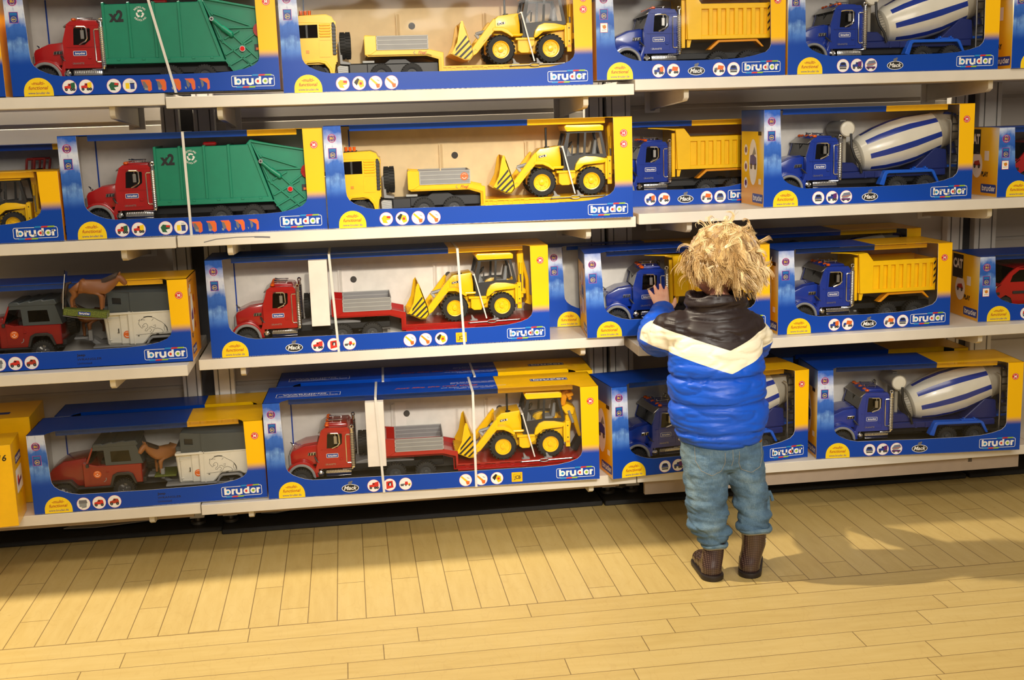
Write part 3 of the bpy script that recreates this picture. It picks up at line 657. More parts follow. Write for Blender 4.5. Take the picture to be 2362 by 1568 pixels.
# ------------------------------------------------------------------ toys (each built in the coordinates of a carton, near side at y = .03)
_wm = {}
def wheel(parent, cx, cz, r, yc, w_, rim, name='wheel', axis='y', offroad=False, spokes=False):
    k = (r, w_, rim, axis, offroad)
    if k not in _wm:
        m_ = MB(); h = w_ / 2; r2 = r - .0022
        m_.lathe([(0, r * .60), (.03, r * .90), (.14, r2), (.86, r2), (.97, r * .90), (1, r * .60)], (0, -h, 0), (0, h, 0), 'rubber', 36, cap=False)
        nb = 26 if not offroad else 22
        for i in range(nb):
            for sgn in (-1, 1):
                X = Matrix.Rotation(2 * math.pi * (i + (.5 if sgn > 0 else 0)) / nb, 4, 'Y')
                if offroad: m_.prism([(-h * sgn, r2 - .001), (-h * .1 * sgn, r2 - .001), (-h * .1 * sgn, r), (-h * .98 * sgn, r)], -.0018, .0018, 'rubber', plane='yz', X=X @ Matrix.Rotation(.35 * sgn, 4, 'Z'))
                else: m_.box(-.0022, .0022, min(.08 * h * sgn, .9 * h * sgn), max(.08 * h * sgn, .9 * h * sgn), r2 - .001, r, 'rubber', X=X)
        m2 = MB(); rr = r * .6
        m2.lathe([(0, rr), (.08, rr * 1.03), (.1, rr * .9), (.28, rr * .82), (.30, rr * .34), (.12, rr * .30), (.1, 0.0005)], (0, -h, 0), (0, h, 0), rim, 28, cap=False)
        m2.lathe([(.9, rr), (.8, .001)], (0, -h, 0), (0, h, 0), rim, 20, cap=False)
        nb = 5 if spokes else 6
        for i in range(nb):
            X = Matrix.Rotation(2 * math.pi * i / nb + .3, 4, 'Y')
            if spokes: m2.prism([(-rr * .14, rr * .25), (rr * .14, rr * .25), (rr * .24, rr * .95), (-rr * .24, rr * .95)], -h * .92, -h * .4, rim, X=X)
            else: m2.cyl((0, -h * .62, rr * .58), (0, -h * .38, rr * .58), rr * .08, rim, n=8, X=X)
        Z = Matrix.Rotation(math.pi / 2, 4, 'Z') if axis == 'x' else None
        for q in (m_, m2):
            if Z: q.v = [Z @ v for v in q.v]
        _wm[k] = (m_.mesh(name + '_tyre'), m2.mesh(name + '_rim'))
    a, b = _wm[k]; c = Vector((cx, yc, cz)); base = ORG if parent.get('_c') is None or parent.type == 'EMPTY' else Vector(parent['_c'])
    o = link(name, a, parent, c - base); o['_c'] = tuple(c); r_ = link('rim', b, o, (0, 0, 0)); r_['_c'] = tuple(c); return o

def mb_(): return MB()
def mini_logo(parent, u, v, y, width=.03):
    m_ = MB(); sh = Sheet(m_, (0, y, 0)); sh.rrect(u - width * .03, v - width * .06, u + width * 1.03, v + width * .33, width * .07, 'ink_white', 0); sh.rrect(u, v - width * .03, u + width, v + width * .30, width * .05, 'ink_blue', 1)
    draw_logo(sh, u + width * .06, v + width * .015, width * .9, frame=False, dots=False); part('door_sticker', m_, parent)

def granite_tractor(root, col, dz=0.0):
    "long-nosed conventional cab, nose at x=.044, back of cab at x=.208"
    ya, yb = .032, .168
    # hood
    h = MB(); h.prism([(.047, .074), (.046, .104), (.050, .1125), (.083, .1265), (.121, .1305), (.121, .074)], .049, .151, col, .005, seg=2)
    h.prism([(.062, .112), (.066, .1195), (.083, .1275), (.121, .1325), (.121, .12)], .066, .134, col, .003)
    for y0, y1 in ((ya - .001, .060), (.140, yb + .001)):
        arc = [(.0745 + .043 * math.cos(R(a)), .0425 + .046 * math.sin(R(a))) for a in range(0, 181, 15)]
        inn = [(.0745 + .0325 * math.cos(R(a)), .0425 + .034 * math.sin(R(a))) for a in range(180, -1, -15)]
        h.prism([(.1215, .0435), (.1215, .093)] + [p for p in arc[2:]] + inn, y0, y1, col, .003, seg=2)
    part('hood', h, root)
    f = MB()
    for y0, y1 in ((ya - .0035, ya + .012), (yb - .012, yb + .0035)):
        f.prism([(.0745 + .0385 * math.cos(R(a)), .0425 + .040 * math.sin(R(a))) for a in range(-4, 185, 12)] + [(.0745 + .0315 * math.cos(R(a)), .0425 + .033 * math.sin(R(a))) for a in range(184, -5, -12)], y0, y1, 'grey_plastic', .0015)
    part('wheel_arch_trim', f, root, 'light grey wheel arch trim')
    g = MB(); g.prism([(.040, .058), (.0415, .099), (.0475, .109), (.050, .107), (.048, .058)], .062, .138, 'light_grey_plastic', .002)
    for k in range(7): g.box(.0392, .0405, .068 + k * .0095, .070 + k * .0095, .062, .098, 'chrome')
    part('grille', g, root)
    g = MB(); g.box(.038, .052, .034, .166, .045, .057, 'frame_plastic', .003)
    part('bumper', g, root)
    g = MB(); g.ball((.051, .1, .1185), (.004, .003, .003), 'chrome', 8); g.tube([(.054, .1, .116), (.051, .1, .118), (.047, .1, .124), (.044, .1, .126)], [.002, .0022, .0016, .0012], 'chrome', 6); part('hood_mascot', g, root)
    # hood side vent
    v = MB(); v.prism([(.0925, .0995), (.0945, .1085), (.1155, .1095), (.1150, .1005)], .046, .0492, 'chrome', .001)
    for k in range(3): x0 = .0948 + k * .0068; v.prism([(x0, .1008), (x0 + .0012, .1072), (x0 + .0058, .1076), (x0 + .0052, .1012)], .0452, .0461, 'ink_black')
    part('hood_vent', v, root)
    g = MB(); g.tube([(.112, .044, .097), (.118, .034, .088), (.123, .033, .084)], [.0026, .0022, .002], 'frame_plastic', 6); part('hood_latch', g, root)
    # cab
    side_o = [(.121, .066), (.1205, .130), (.133, .171), (.1425, .1785), (.203, .1775), (.2085, .170), (.2075, .066)]
    win = [(.1455, .1215), (.1485, .1600), (.1520, .1620), (.1865, .1610), (.188, .1580), (.1865, .1330), (.172, .1215)]
    c = MB()
    for y0, y1 in ((ya, ya + .006), (yb - .006, yb)): c.prism([side_o, win], y0, y1, col)
    c.prism([(.132, .1700), (.1425, .1785), (.203, .1775), (.2085, .170), (.205, .166), (.138, .166)], ya - .0006, yb + .0006, col, .0018)
    c.prism([(.138, .176), (.146, .184), (.200, .1825), (.204, .176)], .055, .145, col, .004, seg=2)
    c.box(.202, .2085, ya + .002, yb - .002, .067, .172, col); c.box(.1205, .208, ya + .005, yb - .005, .066, .072, col)
    c.box(.1205, .125, ya + .003, yb - .003, .067, .128, col)
    # door outline grooves as raised beading
    c.prism([[(.139, .074), (.139, .120), (.1435, .1660), (.1915, .1645), (.1905, .074)], [(.1405, .0755), (.1405, .120), (.145, .1645), (.190, .163), (.189, .0755)]], ya - .0012, ya + .001, col)
    c.box(.1295, .2085, ya - .002, ya + .002, .1165, .1185, col); c.box(.178, .186, ya - .002, ya, .088, .094, col, .0008)
    part('cab', c, root)
    i = MB(); i.box(.16, .198, .06, .14, .072, .105, 'seat_grey', .004); i.prism([(.182, .10), (.188, .152), (.196, .152), (.197, .10)], .06, .14, 'black_plastic', .003); i.box(.125, .142, .04, .16, .072, .118, 'black_plastic', .003)
    i.tube([(.148 + .0 * a, .065 + .012 * math.cos(R(a)), .122 + .010 * math.sin(R(a))) for a in range(0, 360, 30)], .0014, 'black_plastic', 6, closed=True); part('interior', i, root)
    g = MB(); g.prism([(.1215, .131), (.1335, .168), (.1350, .1675), (.1230, .1305)], ya + .006, yb - .006, 'smoked'); g.box(.1265, .1285, .099, .101, .134, .164, 'black_plastic', X=Matrix.Identity(4)); g.prism(win, ya + .0025, ya + .0032, 'smoked'); part('windows', g, root, 'smoked window panes')
    g = MB(); g.prism([(.124, .1635), (.1255, .1668), (.1440, .1795), (.1440, .1760), (.136, .168)], ya + .001, yb - .001, 'silver', .0012); part('sun_visor', g, root, 'chrome sun visor')
    for k, yy in enumerate((.045, .066, .1, .134, .155)):
        g = MB(); g.ball((.1485, yy, .1825), (.0062, .0065, .0042), 'orange_lamp', 12); part('marker_lamp', g, root, 'orange roof lamp')
    for yy in (.078, .122):
        g = MB(); g.tube([(.152, yy, .1885), (.160, yy, .1885), (.188, yy, .1885)], [.0042, .0018, .0014], 'chrome', 10); g.cyl((.162, yy, .182), (.162, yy, .1885), .0013, 'chrome', n=6); g.cyl((.184, yy, .182), (.184, yy, .189), .0016, 'chrome', n=6); part('roof_horn', g, root)
    # mirror
    for yy, sg in ((ya - .007, 1), (yb + .007, -1)):
        g = MB(); g.tube([(.150, yy + .008 * sg, .1635), (.158, yy, .1645), (.176, yy, .1640), (.1800, yy, .160), (.1805, yy, .136), (.176, yy, .130), (.160, yy + .006 * sg, .122)], .0021, 'chrome', 8); g.box(.1655, .1745, yy - .0015, yy + .0015, .135, .156, 'silver', .001); g.cyl((.170, yy, .156), (.170, yy, .164), .001, 'chrome', n=6); part('mirror', g, root)
    # exhaust stacks
    for yy in (ya - .002, yb + .002):
        g = MB(); x0 = .2145; g.cyl((x0, yy, .068), (x0, yy, .166), .0062, 'chrome', n=18); g.cyl((x0, yy, .166), (x0, yy, .176), .0045, 'chrome', n=14)
        for q in range(20): g.lathe([(0, .0062), (.5, .0072), (1, .0062)], (x0, yy, .072 + q * .0046), (x0, yy, .0755 + q * .0046), 'chrome', 12, cap=False)
        g.tube([(x0 + .0042 * math.cos(R(a)), yy, .1795 + .0042 * math.sin(R(a))) for a in range(0, 360, 30)], .0016, 'chrome', 6, closed=True)
        g.tube([(x0, yy, .070), (x0 - .001, yy, .064), (x0 - .006, yy, .0615), (.185, yy + .004, .0625)], [.006, .0055, .003, .002], 'chrome', 10)
        g.tube([(.2135, yy, .158), (.199, yy, .158), (.197, yy, .155), (.1975, yy, .083), (.2, yy, .080), (.2135, yy, .080)], .0017, 'chrome', 8); part('exhaust_stack', g, root)
    # tank and air canister
    g = MB(); g.box(.1395, .2085, ya - .001, ya + .030, .0425, .0615, 'chrome', .004, seg=2)
    for q in range(15): g.box(.1425 + q * .0043, .1447 + q * .0043, ya - .0022, ya + .010, .0530, .0622, 'chrome', .0008)
    g.box(.141, .207, ya - .0015, ya + .02, .0445, .046, 'chrome'); part('fuel_tank', g, root, 'ribbed chrome side tank')
    g = MB(); g.lathe([(0, .004), (.1, .0085), (.3, .0095), (1, .0095)], (.1265, ya - .005, .0525), (.1265, ya + .03, .0525), 'chrome', 20); g.cyl((.1255, ya + .004, .058), (.129, ya + .008, .0655), .003, 'chrome', n=8); part('air_canister', g, root)
    g = MB(); sh = Sheet(g, (0, ya - .0008, 0)); sh.text('GRANITE', .1385, .0755, .0062, 'silver', 0, .01, align='L', sx=1.15); part('lettering', g, root)
    mini_logo(root, .1445, .0975, ya - .0008)
    for y_ in (ya + .012, yb - .012): wheel(root, .0745, .0400, .0285, y_, .024, 'dark_grey_plastic')

def chassis(root, x0, x1, rear=(), z0=.050, z1=.066, mat='black_plastic'):
    c = MB(); c.box(x0, x1, .062, .078, z0, z1, mat, .001); c.box(x0, x1, .122, .138, z0, z1, mat, .001)
    for k in range(int((x1 - x0) / .05)): c.box(x0 + .02 + k * .05, x0 + .028 + k * .05, .07, .13, z0 + .002, z1 - .002, mat)
    for x_ in rear: c.cyl((x_, .04, .040), (x_, .16, .040), .005, mat, n=10)
    c.box(.10, .125, .045, .155, .040, .064, mat, .002)
    part('chassis', c, root)
    for x_ in rear:
        for y_ in (.044, .156): wheel(root, x_, .0400, .0285, y_, .026, 'dark_grey_plastic')

def garbage_truck(label):
    t = thing('toy_garbage_truck', (.34, .1, .0115), label, 'toy truck', 'toy trucks inside the cartons'); t['_c'] = tuple(ORG)
    granite_tractor(t, 'red_plastic'); chassis(t, .11, .54, (.3735, .4545))
    G = 'green_plastic'; b = MB(); y0, y1 = .034, .166
    b.prism([(.219, .0735), (.219, .2165), (.456, .2195), (.504, .0735)], y0, y1, G, .0015)
    for x_ in (.2195, .2795, .3395, .400): b.prism([(x_, .087), (x_, .2205), (x_ + .0065, .2215), (x_ + .0065, .087)], y0 - .0045, y1 + .0045, G, .0008)
    b.box(.2195, .5035, y0 - .0050, y1 + .0050, .0735, .0870, G, .0012)
    for x_ in (.25, .31, .37, .43, .475): b.box(x_ - .004, x_ + .004, y0 - .0062, y0, .0815, .0870, G, .0006)
    b.prism([(.452, .221), (.460, .2215), (.507, .0735), (.498, .0735)], y0 - .0048, y1 + .0048, G, .0008)
    part('container_body', b, t)
    c = MB(); c.box(.3385, .372, .06, .14, .219, .2285, 'red_plastic', .003); part('roof_hatch', c, t, 'red roof hatch')
    h = MB(); h.prism([(.445, .218), (.4575, .2315), (.466, .2290), (.62, .192), (.625, .12), (.575, .046), (.527, .045), (.509, .0735), (.463, .219)], y0 + .002, y1 - .002, G, .0015)
    def bar(p, q, w_=.0045, d=.0045):
        p, q = Vector((p[0], 0, p[1])), Vector((q[0], 0, q[1])); n_ = (q - p).normalized(); s_ = Vector((-n_.z, 0, n_.x)) * w_ / 2
        pts = [p + s_, q + s_, q - s_, p - s_]; h.prism([(v.x, v.z) for v in pts], y0 - d, y0 + .003, G, .0006)
    for a_, b_ in (((.461, .2265), (.62, .196)), ((.463, .221), (.505, .118)), ((.485, .190), (.60, .150)), ((.475, .200), (.484, .186)), ((.500, .1545), (.595, .1555)), ((.496, .130), (.573, .060)), ((.508, .128), (.545, .148)), ((.552, .118), (.592, .146)), ((.527, .140), (.600, .066)), ((.508, .090), (.575, .125)), ((.513, .062), (.570, .092)), ((.530, .048), (.60, .084)), ((.507, .078), (.529, .046)), ((.574, .047), (.62, .115)), ((.548, .088), (.565, .066))): bar(a_, b_)
    part('tailgate', h, t)
    c = MB(); c.cyl((.4835, y0 - .010, .1745), (.513, y0 - .010, .1475), .0048, G, n=12); c.cyl((.505, y0 - .010, .155), (.5265, y0 - .010, .1385), .0066, G, n=12); c.ball((.5265, y0 - .010, .1375), .0062, G, 10); c.cyl((.4815, y0 - .015, .1765), (.4815, y0, .1765), .0052, 'silver', n=14); c.cyl((.4815, y0 - .0155, .1765), (.4815, y0 - .0145, .1765), .0026, 'black_plastic', n=10); part('hydraulic_ram', c, t)
    c = MB(); c.cyl((.5985, y0 - .010, .148), (.5985, y0, .148), .0185, 'red_plastic', n=28); c.box(.581, .616, y0 - .0115, y0 - .0095, .1465, .1495, 'red_plastic'); part('turning_knob', c, t, 'large red turning knob')
    c = MB(); c.cyl((.5505, y0 - .007, .1035), (.5505, y0, .1035), .0072, 'silver', n=20); c.cyl((.5505, y0 - .0078, .1035), (.5505, y0 - .006, .1035), .0058, 'red_lamp', n=16); part('rear_lamp', c, t, 'round red lamp')
    c = MB(); c.box(.580, .60, y0 - .0012, y0 + .002, .098, .114, 'black_plastic'); c.box(.584, .60, y0 - .002, y0 + .002, .100, .106, 'ink_orange'); part('control_panel', c, t)
    m_ = MB(); sh = Sheet(m_, (0, y0 - .0004, 0)); sh.text('x2', .252, .176, .036, 'ink_black', 0, .05, .0, sx=.85); part('number_sticker', m_, t)
    m_ = MB(); sh = Sheet(m_, (0, y0 - .0004, 0)); cx, cz = .3095, .193
    for k in range(3):
        a = 90 + 120 * k; sh.ring(cx, cz, .0055, .0095, 'ink_white', 0, a - 48, a + 22); q = R(a + 34); e = R(a + 22)
        sh.poly([(cx + .0035 * math.cos(e), cz + .0035 * math.sin(e)), (cx + .0115 * math.cos(e), cz + .0115 * math.sin(e)), (cx + .0075 * math.cos(R(a + 60)), cz + .0075 * math.sin(R(a + 60)))], 'ink_white', 0)
    for i, ch in enumerate('RECYCLING'):
        a = 140 - i * 12.5; sh.text(ch, cx + .0135 * math.cos(R(a)), cz + .0135 * math.sin(R(a)), .0058, 'ink_white', 0, .02, rot=a - 90)
        a = 220 + i * 12.5; sh.text(ch, cx + .0175 * math.cos(R(a)), cz + .0175 * math.sin(R(a)), .0058, 'ink_white', 0, .02, rot=a + 90)
    part('recycling_sticker', m_, t); return t

def dump_truck(label):
    t = thing('toy_dump_truck', (.28, .1, .0115), label, 'toy truck', 'toy trucks inside the cartons'); t['_c'] = tuple(ORG)
    granite_tractor(t, 'blue_plastic'); chassis(t, .11, .475, (.335, .4165))
    Y = 'yellow_plastic'; b = MB(); y0, y1 = .032, .168
    for ya, yb, o in ((y0, y0 + .003, -1), (y1 - .003, y1, 1)):
        b.prism([(.250, .0985), (.246, .200), (.243, .210), (.270, .2105), (.288, .188), (.482, .188), (.482, .0985)], ya, yb, Y)
        q0, q1 = (ya - .0065, ya) if o < 0 else (yb, yb + .0045)
        b.box(.286, .474, q0, q1, .1755, .1890, Y, .0012); b.box(.2865, .474, q0, q1, .0985, .1095, Y, .0012)
        b.prism([(.250, .0985), (.245, .203), (.243, .211), (.2705, .2115), (.288, .189), (.288, .0985)], q0, q1, Y, .0012)
        for k in range(7): x_ = .3070 + k * .0232; b.box(x_, x_ + .0108, q0, q1, .108, .177, Y, .0012)
        b.box(.4655, .4740, q0 - .0006, q1, .0985, .190, Y, .001)
    b.box(.247, .252, y0, y1, .10, .209, Y); b.box(.25, .48, y0, y1, .0985, .102, Y); b.prism([(.477, .10), (.480, .10), (.483, .186), (.480, .186)], y0, y1, Y)
    b.prism([(.170, .2145), (.170, .2175), (.245, .2125), (.271, .2125), (.271, .209), (.245, .2085)], y0 + .014, y1 - .002, Y, .001)
    b.prism([(.225, .2105), (.2705, .2125), (.2705, .209), (.240, .207)], y0 - .003, y0 + .02, Y, .0006)
    for k in range(5): b.box(.172, .262, .055 + k * .022, .058 + k * .022, .2165, .2195, Y)
    b.box(.236, .246, y0 + .004, y0 + .012, .078, .20, Y, .001); b.prism([(.250, .079), (.250, .10), (.262, .10), (.257, .079)], y0, y0 + .01, Y)
    part('tipper_body', b, t)
    c = MB(); c.prism([(.305, .0720), (.333, .0965), (.440, .0975), (.459, .0770), (.453, .0765), (.436, .0915), (.337, .0905), (.314, .0715)], y0 - .003, y0 + .024, 'yellow_dark_plastic', .001); part('mudguard', c, t)
    c = MB()
    for k in range(4): c.prism([(.4665, .116 + k * .018), (.4665, .122 + k * .018), (.4730, .130 + k * .018), (.4730, .124 + k * .018)], y0 - .0080, y0 - .0066, 'black_plastic')
    part('warning_stripes', c, t); return t

def mixer_truck(label):
    t = thing('toy_mixer_truck', (.3, .1, .0115), label, 'toy truck', 'toy trucks inside the cartons'); t['_c'] = tuple(ORG)
    granite_tractor(t, 'blue_plastic'); chassis(t, .11, .55, (.3905, .4715))
    P0, P1 = Vector((.303, .1, .126)), Vector((.520, .1, .184))
    prof = [(-.02, .012), (-.02, .036), (.0, .044), (.07, .052), (.24, .0605), (.45, .0655), (.64, .0650), (.84, .0585), (1.0, .0535), (1.0, .0545), (1.03, .0545), (1.03, .0525), (1.13, .0500), (1.24, .043), (1.26, .034)]
    c = MB(); c.lathe(prof, P0, P1, 'drum_white', 48, cap=True, matf=lambda j, i: 'drum_grey' if j > 8 else ('blue_plastic' if (i % 6 in (0, 1) and 3 <= j <= 7) else 'drum_white')); part('drum', c, t)
    c = MB(); c.lathe([(0, .030), (0, .040), (1, .040), (1, .030)], P0 - (P1 - P0) * .10, P0 - (P1 - P0) * .04, 'drum_grey', 40)
    d = (P1 - P0).normalized()
    for k in range(36):
        X = Matrix.Translation(P0 - (P1 - P0) * .07) @ d.to_track_quat('Z', 'Y').to_matrix().to_4x4() @ Matrix.Rotation(R(k * 10), 4, 'Z'); c.box(.038, .043, -.002, .002, -.006, .006, 'drum_grey', X=X)
    part('ring_gear', c, t)
    c = MB(); c.cyl((.253, .052, .199), (.253, .150, .199), .0215, 'drum_grey', n=36); c.lathe([(0, .019), (.5, .0185), (1, .012)], (.253, .052, .199), (.253, .050, .199), 'drum_white', 36); c.box(.246, .262, .085, .10, .218, .223, 'drum_grey', .001); part('water_tank', c, t)
    c = MB(); c.box(.248, .258, .07, .13, .07, .185, 'drum_grey', .002); c.tube([(.262, .05, .186), (.262, .044, .150), (.270, .042, .125), (.283, .040, .105), (.290, .040, .080)], .0036, 'black_plastic', 8); part('pedestal', c, t)
    c = MB(); B = 'dark_blue_plastic'
    c.box(.226, .535, .045, .155, .0655, .083, B, .002); c.prism([(.222, .083), (.222, .110), (.270, .108), (.300, .083)], .05, .15, B, .002); c.prism([(.445, .083), (.508, .140), (.540, .135), (.545, .083)], .055, .145, B, .002)
    for k in range(4): c.box(.30 + k * .03, .306 + k * .03, .043, .045, .066, .081, B)
    part('drum_cradle', c, t)
    c = MB(); F = 'bright_blue_plastic'
    for y0, y1 in ((.026, .052), (.148, .174)): c.prism([(.3365, .0475), (.3500, .0805), (.3570, .0845), (.4850, .0845), (.4930, .0800), (.5080, .0485), (.5010, .0475), (.4850, .0765), (.3620, .0765), (.3580, .0740), (.3500, .0440)], y0, y1, F, .0012)
    c.box(.43, .476, .03, .045, .0845, .088, F, .001); c.box(.436, .44, .03, .04, .084, .092, F); c.box(.466, .47, .03, .04, .084, .092, F); part('mudguard', c, t)
    c = MB(); x_ = .541
    for yy in (.034,): c.tube([(x_ - .008, yy + .01, .218), (x_ - .002, yy, .214), (x_, yy, .205), (x_ + .001, yy, .045)], .0022, 'silver', 8)
    part('handrail', c, t)
    c = MB()
    for xx in (.550, .571): c.box(xx, xx + .003, .05, .053, .045, .235, 'black_plastic')
    for k in range(9): c.box(.550, .574, .049, .054, .055 + k * .021, .058 + k * .021, 'frame_plastic')
    c.prism([(.515, .218), (.545, .238), (.575, .230), (.57, .205)], .07, .13, 'dark_blue_plastic', .002); c.box(.545, .575, .06, .14, .086, .092, F); c.tube([(.56, .1, .20), (.568, .09, .15), (.57, .08, .12)], .012, 'dark_blue_plastic', 12); part('rear_ladder', c, t); return t

def low_trailer(label, col, h=0.0, dx=0.0, sticker=False):
    "gooseneck trailer; near side at y=.03; wheels of the tractor below the gooseneck"
    t = thing('toy_low_loader_trailer', (.52 + dx, .1, .0115), label, 'toy trailer', 'low loader trailers inside the cartons'); t['_c'] = tuple(ORG)
    X = Matrix.Translation((dx, 0, 0)); y0, y1 = .031, .169
    b = MB()
    b.prism([(.212, .0855), (.208, .139), (.2355, .1365), (.2355, .1015), (.3675, .1015), (.4055, .0925), (.4055, .042), (.3925, .042), (.3925, .0760), (.362, .0855)], y0, y0 + .006, col, .001, X=X)
    b.prism([(.212, .0855), (.208, .139), (.2355, .1365), (.2355, .1015), (.3675, .1015), (.4055, .0925), (.4055, .042), (.3925, .042), (.3925, .0760), (.362, .0855)], y1 - .006, y1, col, .001, X=X)
    b.prism([(.214, .086), (.214, .090), (.365, .090), (.400, .080), (.400, .046), (.395, .046), (.394, .076), (.362, .086)], y0, y1, col, X=X)
    b.box(.2085, .214, y0, y1, .088, .137, col, .001, X=X)
    b.prism([(.206, .09), (.206, .137), (.236, .137), (.236, .100), (.22, .09)], y0 - .001, y0 + .003, col, .0008, X=X)
    b.prism([(.404, .040), (.404, .0565), (.775, .0565), (.775, .046), (.60, .044), (.58, .040)], y0, y0 + .006, col, X=X); b.prism([(.404, .040), (.404, .0565), (.775, .0565), (.775, .046), (.60, .044), (.58, .040)], y1 - .006, y1, col, X=X)
    b.box(.404, .775, y0 - .002, y0 + .008, .0545, .0585, col, X=X); b.box(.404, .775, y0 - .002, y0 + .008, .039, .0425, col, X=X); b.box(.404, .775, y0, y1, .052, .0580, col, X=X)
    for k in range(5): x_ = .412 + k * .041; b.box(x_, x_ + .002, y0 - .0018, y0 + .006, .042, .056, col, X=X); b.prism([[(x_ + .012, .0445), (x_ + .024, .0445), (x_ + .024, .0545), (x_ + .012, .0545)], [(x_ + .014, .0465), (x_ + .022, .0465), (x_ + .022, .0525), (x_ + .014, .0525)]], y0 - .002, y0 + .001, col, X=X)
    part('frame', b, t)
    s_ = MB(); G = 'grey_plastic'
    for ya in (y0 - .0015, y1 - .0015):
        s_.box(.2365, .3675, ya, ya + .003, .1015, .1365, G, .0006, X=X)
        for zz in (.1015, .1135, .1245, .1345): s_.box(.2365, .3675, ya - .0008, ya + .0038, zz, zz + .0016, 'light_grey_plastic', X=X)
        for xx in (.2365, .3655): s_.box(xx, xx + .002, ya - .0008, ya + .0038, .1015, .1365, 'light_grey_plastic', X=X)
    s_.box(.365, .3675, y0, y1, .1015, .1365, G, X=X); part('drop_sides', s_, t, 'grey plastic drop sides')
    w_ = MB(); part_ = w_
    for k in (.60, .663, .726):
        for yy in (.045, .155): wheel(t, k + dx, .0305, .0185, yy, .02, 'grey_plastic')
    c = MB(); c.tube([(.578, y0 - .005, .0545), (.628, y0 - .005, .0555)], .0017, 'silver', 8, X=X); c.tube([(.652, y0 - .005, .0558), (.716, y0 - .005, .0575)], .0017, 'silver', 8, X=X)
    c.tube([(.640 + .013 * math.cos(R(a)), y0 - .005, .0557 + .0042 * math.sin(R(a))) for a in range(0, 360, 20)], .0013, 'silver', 6, closed=True, X=X); c.ball((.577, y0 - .005, .0545), .0028, 'silver', 8, X=X); c.ball((.718, y0 - .005, .0577), .0028, 'silver', 8, X=X); part('turnbuckle', c, t, 'silver turnbuckle')
    for xx in (.59, .652): c = MB(); c.prism([(xx - .010, .058), (xx + .012, .058), (xx + .012, .061), (xx + .004, .0635), (xx - .002, .073), (xx - .006, .073), (xx - .004, .062)], .036, .05, 'grey_plastic', .0006, X=X); part('wheel_chock', c, t)
    if sticker: c = MB(); sh = Sheet(c, (0, y0 - .0008, 0)); sh.text('Fliegl', .352 + dx, .0905, .010, 'ink_darkred', 0, .01, .3); sh.stroke([(.333 + dx, .0975), (.329 + dx, .0935), (.334 + dx, .0895)], .0012, 'ink_grey', 0); part('lettering', c, t)
    return t

def low_tractor(label, col='red_plastic'):
    t = thing('toy_truck', (.24, .1, .0115), label, 'toy truck', 'toy trucks inside the cartons'); t['_c'] = tuple(ORG)
    granite_tractor(t, col); chassis(t, .11, .40, (.300, .377)); c = MB(); c.prism([(.225, .070), (.26, .078), (.35, .078), (.39, .070), (.39, .066), (.225, .066)], .06, .14, 'grey_plastic', .002); part('coupling_plate', c, t)
    wheel(t, .252, .115, .034, .1, .026, 'grey_plastic', name='spare_wheel', axis='x'); return t

